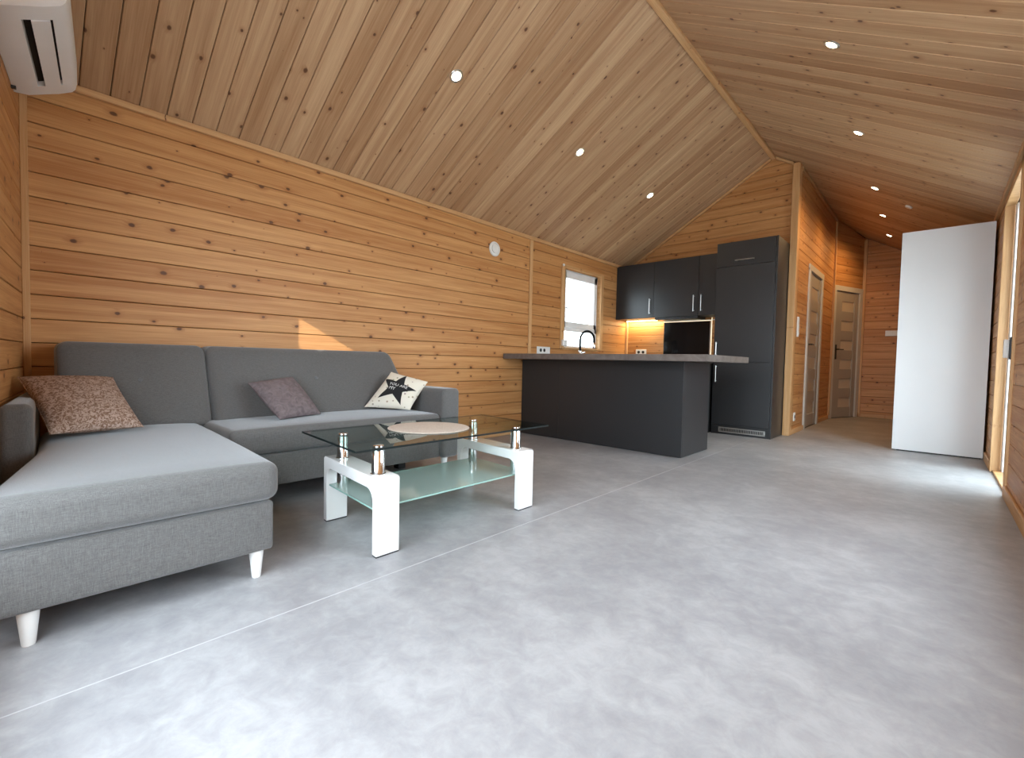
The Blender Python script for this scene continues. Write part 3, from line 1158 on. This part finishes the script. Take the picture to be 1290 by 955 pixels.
def star_grid(R, r, rot, n=7):
    pts, faces = [(0.0, 0.0)], []
    tips = []
    for k in range(10):
        a = rot + math.pi / 2 + k * math.pi / 5
        rr = R if k % 2 == 0 else r
        tips.append((rr * math.cos(a), rr * math.sin(a)))
    for k in range(10):
        a, b = tips[k], tips[(k + 1) % 10]
        idx = {}
        for i in range(n + 1):
            for j in range(i + 1):
                t = i / n
                s = j / i if i else 0
                pts.append((t * (a[0] * (1 - s) + b[0] * s), t * (a[1] * (1 - s) + b[1] * s)))
                idx[(i, j)] = len(pts) - 1
        for i in range(n):
            for j in range(i + 1):
                faces.append((idx[(i, j)], idx[(i + 1, j)], idx[(i + 1, j + 1)]))
                if j < i:
                    faces.append((idx[(i, j)], idx[(i + 1, j + 1)], idx[(i, j + 1)]))
    return pts, faces


AX, AY = uv_axes(math.radians(-13))


def to_uv(p, c=(0.0, 0.0)):
    return (c[0] + p[0] * AX[0] + p[1] * AY[0], c[1] + p[0] * AX[1] + p[1] * AY[1])


CEN = (0.0, 0.03)
pts, fcs = star_grid(0.142, 0.058, math.radians(-6))
star = on_pillow(([to_uv(p, CEN) for p in pts], fcs), 'star_print', STARB, star_pillow, 0.0014)
star['label'] = 'black five-pointed star print'


def text_mesh(body, size):
    cu = bpy.data.curves.new('text', 'FONT')
    cu.body = body
    cu.size = size
    cu.resolution_u = 3
    o = bpy.data.objects.new('text', cu)
    col.objects.link(o)
    dg = bpy.context.evaluated_depsgraph_get()
    me = bpy.data.meshes.new_from_object(o.evaluated_get(dg))
    bpy.data.objects.remove(o)
    v = [(p.co.x, p.co.y) for p in me.vertices]
    f = [tuple(p.vertices) for p in me.polygons]
    bpy.data.meshes.remove(me)
    return v, f


for body, x, y in (('YOU ARE', -0.064, 0.010), ('MY', -0.050, -0.024)):
    v, f = text_mesh(body, 0.033)
    t = on_pillow(([to_uv((p[0] + x, p[1] + y), CEN) for p in v], f), 'lettering', STARW, star, 0.0022)


# ================================================================== COFFEE TABLE
# the frames stand 3 degrees askew of the long edge
def tsk(v):
    return Vector((v[0], v[1] + 0.098 * (1.77 - v[0]), v[2]))


table = empty('coffee_table', 'coffee table with clear glass top, frosted shelf and white glossy leg frames', 'table', loc=(1.49, 1.45, 0))


def tpart(name, mb, mat, parent=None, smooth=False):
    o = mb.build(name, mat, parent or table, smooth)
    if parent is None:
        o.matrix_parent_inverse = Matrix.Translation((-1.49, -1.45, 0))
    return o


def arch(y0, y1):
    """leg frame: two legs joined by a beam, rounded inside and out"""
    def arc(cx, cz, r, a0, a1, n=6):
        return [(cx + r * math.cos(math.radians(lerp(a0, a1, i / n))), cz + r * math.sin(math.radians(lerp(a0, a1, i / n)))) for i in range(n + 1)]
    X0, X1, H = 1.21, 1.772, 0.312
    t = 0.036
    p = [(X0, 0.004)] + arc(X0 + 0.012, H - 0.012, 0.012, 180, 90, 3) + arc(X1 - 0.012, H - 0.012, 0.012, 90, 0, 3) + [(X1, 0.004), (X1 - t, 0.004)]
    zi = H - 0.05
    r = 0.052
    p += arc(X1 - t - r, zi - r, r, 0, 90, 7) + arc(X0 + t + r, zi - r, r, 90, 180, 7) + [(X0 + t, 0.004)]
    return MB().prism(p, 1, y0, y1, tsk)


frames = []
for y0, y1 in ((0.955, 1.062), (1.79, 1.903)):
    mb = arch(y0, y1)
    fr_ = tpart('leg_frame', mb, GLOSS_W, None, 35)
    fr_.modifiers.new('edge', 'BEVEL').width = 0.003
    fr_.modifiers['edge'].limit_method = 'ANGLE'
    frames.append(fr_)
    for x0 in (1.212, 1.738):
        MB().box((x0, y0 + 0.002, 0.0), (x0 + 0.032, y1 - 0.002, 0.004), tsk).build('foot_pad', BLACK_LEG, fr_).matrix_parent_inverse = Matrix.Identity(4)
GZ = 0.418


def gsk(v):
    return Vector((v[0], v[1] + 0.092 * (1.74 - v[0]), v[2]))


gt = MB().box((1.125, 0.885, GZ), (1.738, 2.07, GZ + 0.0085), gsk)
gt.bm.normal_update()
for fct in gt.bm.faces:
    if abs(fct.normal.z) < 0.9:
        fct.material_index = 1
tpart('glass_top', gt, [GLASS_TOP, GLASS_EDGE])
sh = MB().box((1.262, 0.968, 0.178), (1.722, 1.89, 0.185), gsk)
sh.bm.normal_update()
for fct in sh.bm.faces:
    if abs(fct.normal.z) < 0.9:
        fct.material_index = 1
tpart('glass_shelf', sh, [GLASS_FROST, FROST_EDGE])
for x, y in ((1.693, 1.005), (1.315, 1.012), (1.690, 1.842), (1.315, 1.840)):
    c = gsk((x, y, 0))
    post = tpart('post', MB().lathe([(0, 0.176), (0.0265, 0.176), (0.027, 0.177), (0.027, GZ - 0.002), (0.026, GZ - 0.0005), (0, GZ - 0.0005)], (c.x, c.y, 0), seg=24), CHROME, None, 40)
    MB().lathe([(0.0265, 0), (0.031, 0.0), (0.031, 0.004), (0.0265, 0.006)], (c.x, c.y, 0.312), seg=24).build('collar', CHROME, post, True)
    MB().lathe([(0, 0.0), (0.022, 0.0), (0.022, 0.003), (0.020, 0.004), (0, 0.004)], (c.x, c.y, GZ + 0.0085), seg=24).build('cap', CHROME, post, True)

mat_c = (1.415, 1.475, GZ + 0.0087)
pm = MB()
prof = [(0.0, 0.0), (0.206, 0.0), (0.210, 0.002), (0.207, 0.0045), (0.19, 0.005), (0.0, 0.005)]
pm.lathe(prof, mat_c, seg=56)
tag(pm.build('placemat', MATM, None, 50), 'round cream felt mat lying on the glass coffee table', 'placemat')


# ================================================================== KITCHEN
def cab(name, label, cat, loc, group=None):
    o = empty(name, label, cat, group, loc=loc)
    inv = Matrix.Translation(-Vector(loc))

    def part(n, mb, mat, parent=None, smooth=False, lab=None):
        p = mb.build(n, mat, parent or o, smooth)
        if parent is None:
            p.matrix_parent_inverse = inv
        if lab:
            p['label'] = lab
        return p
    return o, part


def bar_handle(mb, p0, p1, out, r=0.006):
    p0, p1, out = Vector(p0), Vector(p1), Vector(out)
    d = (p1 - p0).normalized()
    mb.tube([p0 + out * 0.03, p1 + out * 0.03], r, 10)
    for q_ in (p0 + d * 0.012, p1 - d * 0.012):
        mb.tube([q_, q_ + out * 0.03], r * 0.8, 8)
    return mb


pen, part = cab('peninsula_cabinet', 'anthracite peninsula base cabinet with plain back panels under the overhanging worktop', 'cabinet', (0.9, 4.1, 0))
part('carcass', MB().box((0.012, 3.815, 0.0), (1.79, 4.37, 0.812)), ANTHRA_D)
part('back_panel', MB().box((0.006, 3.80, 0.004), (0.509, 3.816, 0.812), bev=0.0012, seg=1), ANTHRA)
part('back_panel', MB().box((0.512, 3.797, 0.004), (1.802, 3.816, 0.812), bev=0.0012, seg=1), ANTHRA)
part('end_panel', MB().box((1.786, 3.816, 0.004), (1.803, 4.394, 0.812), bev=0.0012, seg=1), ANTHRA)
for k in range(3):
    x0 = 0.63 + 0.385 * k
    dpt = part('door', MB().box((x0, 4.371, 0.10), (x0 + 0.381, 4.389, 0.808), bev=0.0012, seg=1), ANTHRA)
    bar_handle(MB(), (x0 + 0.34, 4.389, 0.60), (x0 + 0.34, 4.389, 0.76), (0, 1, 0)).build('handle', STEEL, dpt, True)

wt = MB().prism([(0.003, 3.495), (2.098, 3.495), (2.098, 4.515), (0.62, 4.515), (0.62, 5.485), (1.405, 5.485), (1.405, 6.058), (0.003, 6.058)], 2, 0.8135, 0.867)
wt_o = tag(wt.build('worktop', WORKTOP), 'grey-brown laminate worktop running from peninsula to back wall', 'worktop')
md = wt_o.modifiers.new('edge', 'BEVEL')
md.width = 0.003
md.segments = 2

snk, part = cab('sink_cabinet', 'anthracite base cabinet under the kitchen window behind the peninsula', 'cabinet', (0.3, 5.0, 0))
part('carcass', MB().box((0.012, 4.40, 0.0), (0.57, 6.05, 0.812)), ANTHRA_D)
for k in range(2):
    y0 = 4.53 + 0.475 * k
    dpt = part('door', MB().box((0.571, y0, 0.10), (0.589, y0 + 0.47, 0.808), bev=0.0012, seg=1), ANTHRA)
    bar_handle(MB(), (0.589, y0 + 0.43, 0.60), (0.589, y0 + 0.43, 0.76), (1, 0, 0)).build('handle', STEEL, dpt, True)
hob, part = cab('hob_cabinet', 'anthracite base cabinet between corner and tall fridge cabinet', 'cabinet', (1.0, 5.8, 0))
part('carcass', MB().box((0.60, 5.53, 0.0), (1.405, 6.05, 0.812)), ANTHRA_D)
for k in range(2):
    x0 = 0.61 + 0.40 * k
    dpt = part('door', MB().box((x0, 5.51, 0.10), (x0 + 0.395, 5.528, 0.808), bev=0.0012, seg=1), ANTHRA)
    bar_handle(MB(), (x0 + 0.35, 5.51, 0.60), (x0 + 0.35, 5.51, 0.76), (0, -1, 0)).build('handle', STEEL, dpt, True)

# tap
tap, part = cab('kitchen_tap', 'chrome kitchen tap with black curved spout below the window', 'tap', (0.13, 4.72, 0.867))
bx, by = 0.13, 4.72
part('base', MB().lathe([(0, 0.8672), (0.026, 0.8672), (0.026, 0.878), (0.021, 0.884), (0.021, 0.93), (0.014, 0.935), (0, 0.935)], (bx, by, 0)), CHROME, None, 40)
arc_pts = [(bx, by, 0.933), (bx, by, 1.04)]
ux, uy = 0.72, 0.70
for k in range(13):
    a = math.pi - math.pi * k / 12
    arc_pts.append((bx + ux * (0.085 + 0.085 * math.cos(a)), by + uy * (0.085 + 0.085 * math.cos(a)), 1.07 + 0.105 * math.sin(a)))
arc_pts.append((bx + ux * 0.17, by + uy * 0.17, 1.03))
part('spout', MB().tube(arc_pts, 0.0135, 12), BLACKM, None, True, 'black hose spout')
part('spray_head', MB().lathe([(0, 0.965), (0.014, 0.965), (0.017, 0.972), (0.017, 1.03), (0.013, 1.035), (0, 1.035)], (bx + ux * 0.17, by + uy * 0.17, 0)), CHROME, None, 40)
part('lever', MB().tube([(bx + 0.018, by + 0.01, 0.905), (bx + 0.055, by + 0.03, 0.918)], 0.007), CHROME, None, True)

# wall cabinets
for i, (x0, x1, hx, lab) in enumerate(((0.004, 0.562, 0.515, 'dark wall cabinet in the corner nearest the kitchen window'),
                                       (0.564, 1.146, 1.098, 'dark wall cabinet above the black splash panel'),
                                       (1.148, 1.416, 1.192, 'narrow dark wall cabinet beside the tall fridge cabinet'))):
    wc, part = cab('wall_cabinet', lab, 'cabinet', ((x0 + x1) / 2, 6.0, 1.405), 'dark wall cabinets over the back worktop')
    part('carcass', MB().box((x0, 5.781, 1.405), (x1, 6.062, 2.135)), ANTHRA_D)
    dpt = part('door', MB().box((x0 + 0.001, 5.762, 1.403), (x1 - 0.001, 5.780, 2.137), bev=0.0012, seg=1), ANTHRA)
    bar_handle(MB(), (hx, 5.762, 1.455), (hx, 5.762, 1.655), (0, -1, 0)).build('handle', STEEL, dpt, True)

# hood slot and light strip under the cabinets
hd_o, part = cab('cooker_hood', 'slim dark built-in cooker hood under the middle wall cabinets', 'hood', (0.85, 5.9, 1.39))
part('body', MB().box((0.57, 5.79, 1.375), (1.14, 6.05, 1.4045), bev=0.003, seg=1), ANTHRA_D)
part('filter', MB().box((0.62, 5.82, 1.372), (1.10, 6.0, 1.375)), STEEL)
led, part = cab('led_strip', 'warm glowing strip light under the corner wall cabinet', 'light', (0.28, 6.04, 1.40))
part('channel', MB().box((0.03, 6.018, 1.398), (0.56, 6.046, 1.4045)), WHITE_P)
part('diffuser_or_glint', MB().box((0.03, 6.020, 1.390), (0.56, 6.044, 1.398), bev=0.003, seg=1), LEDM)
led2, part = cab('led_strip', 'thin glowing strip light along the top of the black splash panel, plus an imitated glint down its edge', 'light', (0.85, 6.05, 1.37))
part('channel', MB().box((0.58, 6.047, 1.366), (1.40, 6.060, 1.3745)), WHITE_P)
part('diffuser_or_glint', MB().box((0.58, 6.044, 1.360), (1.21, 6.058, 1.366)), LEDV)
part('diffuser_or_glint', MB().box((1.2175, 6.046, 0.868), (1.2225, 6.058, 1.40)), LEDV)  # no lamp: glowing bar imitates the LED's reflection on the steel edge
for nm, xx, ln, w in (('strip_glow', 0.295, 0.5, LAMP * 0.8),):
    d = bpy.data.lights.new(nm, 'AREA')
    d.shape = 'RECTANGLE'
    d.size, d.size_y = ln, 0.02
    d.energy = w
    d.color = (1.0, 0.78, 0.42)
    o = bpy.data.objects.new(nm, d)
    o.location = (xx, 6.03, 1.388)
    o.parent = led
    o.matrix_parent_inverse = Matrix.Translation((-0.28, -6.04, -1.40))
    col.objects.link(o)
spl, part = cab('splash_panel', 'black glass splash panel on the back wall', 'panel', (0.86, 6.07, 1.1))
part('glass', MB().box((0.585, 6.050, 0.868), (1.20, 6.060, 1.358), bev=0.002, seg=1), BLACKG)
part('edge_strip', MB().box((1.201, 6.046, 0.868), (1.216, 6.060, 1.358)), STEEL)
part('batten', MB().box((0.60, 6.060, 0.90), (1.19, 6.0795, 1.34)), ANTHRA_D)

# tall fridge cabinet
tall, part = cab('fridge_cabinet', 'tall anthracite fridge cabinet with vent grille at its foot', 'cabinet', (1.74, 5.8, 0))
X0, X1 = 1.425, 2.058
part('carcass', MB().box((X0 + 0.016, 5.572, 0.0), (X1 - 0.018, 6.05, 2.186)), ANTHRA_D)
part('side_panel', MB().box((X1 - 0.018, 5.552, 0.0), (X1, 6.05, 2.19), bev=0.0012, seg=1), ANTHRA)
part('side_panel', MB().box((X0, 5.572, 0.0), (X0 + 0.016, 6.05, 2.19), bev=0.0012, seg=1), ANTHRA)
flap = part('flap', MB().box((X0 + 0.004, 5.55, 1.918), (X1 - 0.021, 5.571, 2.188), bev=0.0012, seg=1), ANTHRA)
bar_handle(MB(), (1.635, 5.55, 1.973), (1.835, 5.55, 1.973), (0, -1, 0)).build('handle', STEEL, flap, True)
ud = part('door', MB().box((X0 + 0.004, 5.55, 0.830), (X1 - 0.021, 5.571, 1.914), bev=0.0012, seg=1), ANTHRA)
bar_handle(MB(), (1.462, 5.55, 0.90), (1.462, 5.55, 1.06), (0, -1, 0)).build('handle', STEEL, ud, True)
ld = part('door', MB().box((X0 + 0.004, 5.55, 0.110), (X1 - 0.021, 5.571, 0.826), bev=0.0012, seg=1), ANTHRA)
bar_handle(MB(), (1.468, 5.55, 0.60), (1.468, 5.55, 0.79), (0, -1, 0)).build('handle', STEEL, ld, True)
part('plinth', MB().box((X0 + 0.004, 5.556, 0.0), (X1 - 0.02, 5.572, 0.107)), ANTHRA_D)
gr = MB()
gx0, gx1, gz0, gz1 = 1.512, 2.002, 0.024, 0.082
for lo, hi in (((gx0, gz0), (gx1, gz0 + 0.012)), ((gx0, gz1 - 0.012), (gx1, gz1)), ((gx0, gz0), (gx0 + 0.014, gz1)), ((gx1 - 0.014, gz0), (gx1, gz1))):
    gr.box((lo[0], 5.549, lo[1]), (hi[0], 5.556, hi[1]), bev=0.001, seg=1)
vg = part('vent_grille', gr, STEEL, None, False, 'silver vent grille')
MB().box((gx0 + 0.01, 5.5545, gz0 + 0.01), (gx1 - 0.01, 5.5558, gz1 - 0.01)).build('backing', DARKHOLE, vg)
sl = MB()
for k in range(26):
    xx = gx0 + 0.022 + k * 0.0178
    sl.box((xx, 5.550, gz0 + 0.011), (xx + 0.006, 5.5545, gz1 - 0.011))
tag(sl.build('louvre', STEEL, vg), kind='stuff')


# sockets and switches
def socket(label, O, ex, ez, w, h, holes, group=None, cat='socket'):
    """plate on the wall: local x along ex, y up, z to the room"""
    o = MB().box((-w / 2, -h / 2, 0.0002), (w / 2, h / 2, 0.011), bev=0.003, seg=2).build('wall_socket' if cat == 'socket' else 'light_switch', WHITE_P)
    o.matrix_world = frame(O, ex, (0, 0, 1), ez)
    tag(o, label, cat, group)
    for (cx, cy, kind) in holes:
        if kind == 'hole':
            MB().lathe([(0, 0.0112), (0.020, 0.0112), (0.020, 0.0122), (0.0, 0.0122)], (cx, cy, 0), seg=20).build('insert', DARKHOLE, o)
        else:
            MB().box((cx - 0.026, cy - 0.026, 0.011), (cx + 0.026, cy + 0.026, 0.0145), bev=0.002, seg=1).build('rocker', WHITE_P, o)
    return o


socket('white double wall socket with black inserts left of the kitchen window', (0, 4.162, 0.922), (0, 1, 0), (1, 0, 0), 0.235, 0.082, ((-0.055, 0, 'hole'), (0.01, 0, 'hole')))
socket('white double wall socket on the back wall left of the black splash panel', (0.245, 6.08, 0.957), (1, 0, 0), (0, -1, 0), 0.16, 0.08, ((-0.034, 0, 'hole'), (0.034, 0, 'hole')))
socket('white triple light switch on the hall wall beside the corner post', (2.12, 6.29, 1.265), (0, 1, 0), (1, 0, 0), 0.08, 0.235, ((0, -0.075, 'r'), (0, 0, 'r'), (0, 0.075, 'r')), cat='switch')
socket('white wall socket low on the hall wall before the first door', (2.12, 6.30, 0.20), (0, 1, 0), (1, 0, 0), 0.08, 0.10, ((0, 0, 'hole'),))
socket('white light switch on the far end wall of the hall', (2.80, 9.45, 1.36), (1, 0, 0), (0, -1, 0), 0.16, 0.085, ((-0.037, 0, 'r'), (0.037, 0, 'r')), cat='switch')

# round vent on the left wall
rv, part = cab('wall_vent', 'round white vent cover high on the long pine wall', 'vent', (0, 3.336, 1.92))
part('ring', MB().lathe([(0.0, 0.0002), (0.073, 0.0002), (0.075, 0.006), (0.070, 0.014), (0.056, 0.017), (0.052, 0.012), (0, 0.012)], (0, 3.336, 1.92), (1, 0, 0), 40), WHITE_P, None, 40)
part('disc', MB().lathe([(0, 0.012), (0.046, 0.012), (0.047, 0.020), (0.040, 0.024), (0, 0.026)], (0, 3.336, 1.92), (1, 0, 0), 40), WHITE_P, None, 40)

# small things at the window
bxo = MB().rbox((0.0185, 4.478, 0.985), (0.058, 4.560, 1.062), 0.014, 3, 2).build('box', WHITE_P, None, 50)
tag(bxo, 'small white box on the lower left of the window casing', 'box')
tag(MB().lathe([(0, 0), (0.016, 0), (0.016, 0.008), (0.012, 0.012), (0, 0.012)], (0.0182, 4.492, 1.952), (1, 0, 0), 20).build('sensor_cap', WHITE_P, None, 40),
    'tiny round white cap at the top left of the window casing', 'cap')
# white box by the glazed doorway
hk, part = cab('door_pull', 'small white pull with a dark backplate by the glazed doorway', 'handle', (WX - 0.015, 4.21, 0.93))
part('backplate', MB().box((WX - 0.022, 4.192, 0.86), (WX - 0.0142, 4.232, 1.0), bev=0.002, seg=1), BLACKP)
part('grip', MB().rbox((WX - 0.048, 4.199, 0.87), (WX - 0.023, 4.227, 0.985), 0.006, 2, 2), WHITE_P, None, 40)

# white wardrobe in the hall
wd, part = cab('wardrobe', 'tall white wardrobe seen side on against the right wall', 'wardrobe', (3.37, 6.2, 0))
part('side_panel', MB().box((3.055, 5.825, 0.012), (3.682, 5.845, 2.096), bev=0.0015, seg=1), WHITE_PANEL)
part('carcass', MB().box((3.075, 5.846, 0.06), (3.68, 6.60, 2.09)), WHITE_PANEL)
part('plinth', MB().box((3.09, 5.848, 0.0), (3.67, 6.60, 0.06)), ANTHRA_D)
for y0 in (5.848, 6.225):
    part('door', MB().box((3.055, y0, 0.065), (3.0745, y0 + 0.374, 2.09), bev=0.0015, seg=1), WHITE_PANEL)

# ================================================================== AIR CONDITIONER
ac = empty('air_conditioner', 'white wall-mounted air conditioner in the upper left corner', 'air conditioner')
ac.matrix_world = frame(EP + ED * 0.2 + Vector((0, 0, 0)), ED, EN, (0, 0, 1))
prof = [(0.002, 1.966), (0.05, 1.970), (0.086, 1.986), (0.087, 2.010), (0.168, 2.050), (0.169, 2.026), (0.196, 2.040), (0.208, 2.056), (0.214, 2.085), (0.214, 2.19), (0.205, 2.225), (0.18, 2.24), (0.002, 2.245)]
solid = [(0.002, 1.966), (0.05, 1.970), (0.100, 1.992), (0.15, 2.014), (0.196, 2.040), (0.208, 2.056), (0.214, 2.085), (0.214, 2.19), (0.205, 2.225), (0.18, 2.24), (0.002, 2.245)]


def ac_clip(p):
    # the unit is lower where the roof slopes down to the left wall
    return p


body = MB()
for (a, b_) in ((0.0, 0.09), (0.65, 0.74)):
    body.prism(solid, 0, a, b_)
body.prism(prof, 0, 0.088, 0.652)
bo = body.build('body', WHITE_P, ac, 30)
inner = [(0.0865, 1.9865), (0.0875, 2.0095), (0.1675, 2.0495), (0.1685, 2.0265)]
MB().box((0.07, 0.088, 2.009), (0.67, 0.168, 2.012), lambda v: Vector((v.x, v.y, v.z + (v.y - 0.088) * 0.48))).build('air_outlet', DARKHOLE, ac)
fl = MB()
fl.prism([(0.112, 1.992), (0.163, 2.017), (0.162, 2.022), (0.111, 1.998)], 0, 0.092, 0.648)
f_o = fl.build('louvre', WHITE_P, ac)
for k in range(2):
    MB().box((0.06 + 0.50 * k, 0.0, 1.955), (0.075 + 0.50 * k, 0.016, 1.9665)).build('clip', BLACK_LEG, ac)

# ================================================================== RECESSED LIGHTS
nl = Vector((sn, 0, -cs))
nr = Vector((-sn, 0, -cs))
spots = [(0.90, 2.05, 0, 'nearest of the three spotlights in the left ceiling slope', 'spotlights in the left ceiling slope'),
         (0.897, 3.51, 0, 'middle one of the three spotlights in the left ceiling slope', 'spotlights in the left ceiling slope'),
         (0.897, 4.90, 0, 'spotlight in the left ceiling slope nearest the kitchen cabinets', 'spotlights in the left ceiling slope'),
         (2.823, 3.28, 1, 'nearest of the five spotlights in the right ceiling slope', 'spotlights in the right ceiling slope'),
         (2.81, 4.65, 1, 'second nearest of the five spotlights in the right ceiling slope', 'spotlights in the right ceiling slope'),
         (2.794, 6.20, 1, 'middle one of the five spotlights in the right ceiling slope', 'spotlights in the right ceiling slope'),
         (2.78, 7.38, 1, 'second farthest of the five spotlights in the right ceiling slope', 'spotlights in the right ceiling slope'),
         (2.77, 8.55, 1, 'farthest of the five spotlights in the right ceiling slope, deep in the hall', 'spotlights in the right ceiling slope')]
for i, (x, y, side, lab, grp) in enumerate(spots):
    n = nr if side else nl
    p = Vector((x, y, ceil_z(x)))
    s = empty('ceiling_spotlight', lab, 'light', grp, loc=p)
    s.rotation_euler = Vector((0, 0, 1)).rotation_difference(n).to_euler()
    MB().lathe([(0.030, 0.0), (0.046, 0.0), (0.046, 0.003), (0.043, 0.006), (0.034, 0.006), (0.030, 0.002)], (0, 0, 0), seg=32).build('ring', STEEL, s, 40)
    MB().lathe([(0, 0.003), (0.032, 0.003), (0.030, 0.0055), (0, 0.007)], (0, 0, 0), seg=28).build('lens', LAMPM, s, 40)
    d = bpy.data.lights.new('lamp', 'SPOT')
    d.energy = LAMP * (1.2 if y < 6 else 5.0)
    d.color = (1.0, 0.70, 0.38) if y < 6 else (1.0, 0.60, 0.25)
    d.spot_size = math.radians(150)
    d.spot_blend = 0.9
    d.shadow_soft_size = 0.035
    o = bpy.data.objects.new('lamp', d)
    o.location = (0, 0, 0.02)
    o.rotation_euler = (math.pi, 0, 0)
    o.parent = s
    col.objects.link(o)

sd = MB().lathe([(0, 0.0), (0.035, 0.0), (0.036, 0.008), (0.030, 0.018), (0.0, 0.020)], (0, 0, 0), seg=28).build('smoke_detector', WHITE_P, None, 40)
sd.location = (3.06, 6.55, ceil_z(3.06))
sd.rotation_euler = Vector((0, 0, 1)).rotation_difference(nr).to_euler()
tag(sd, 'small round pale smoke detector on the right ceiling slope above the hall', 'smoke detector')
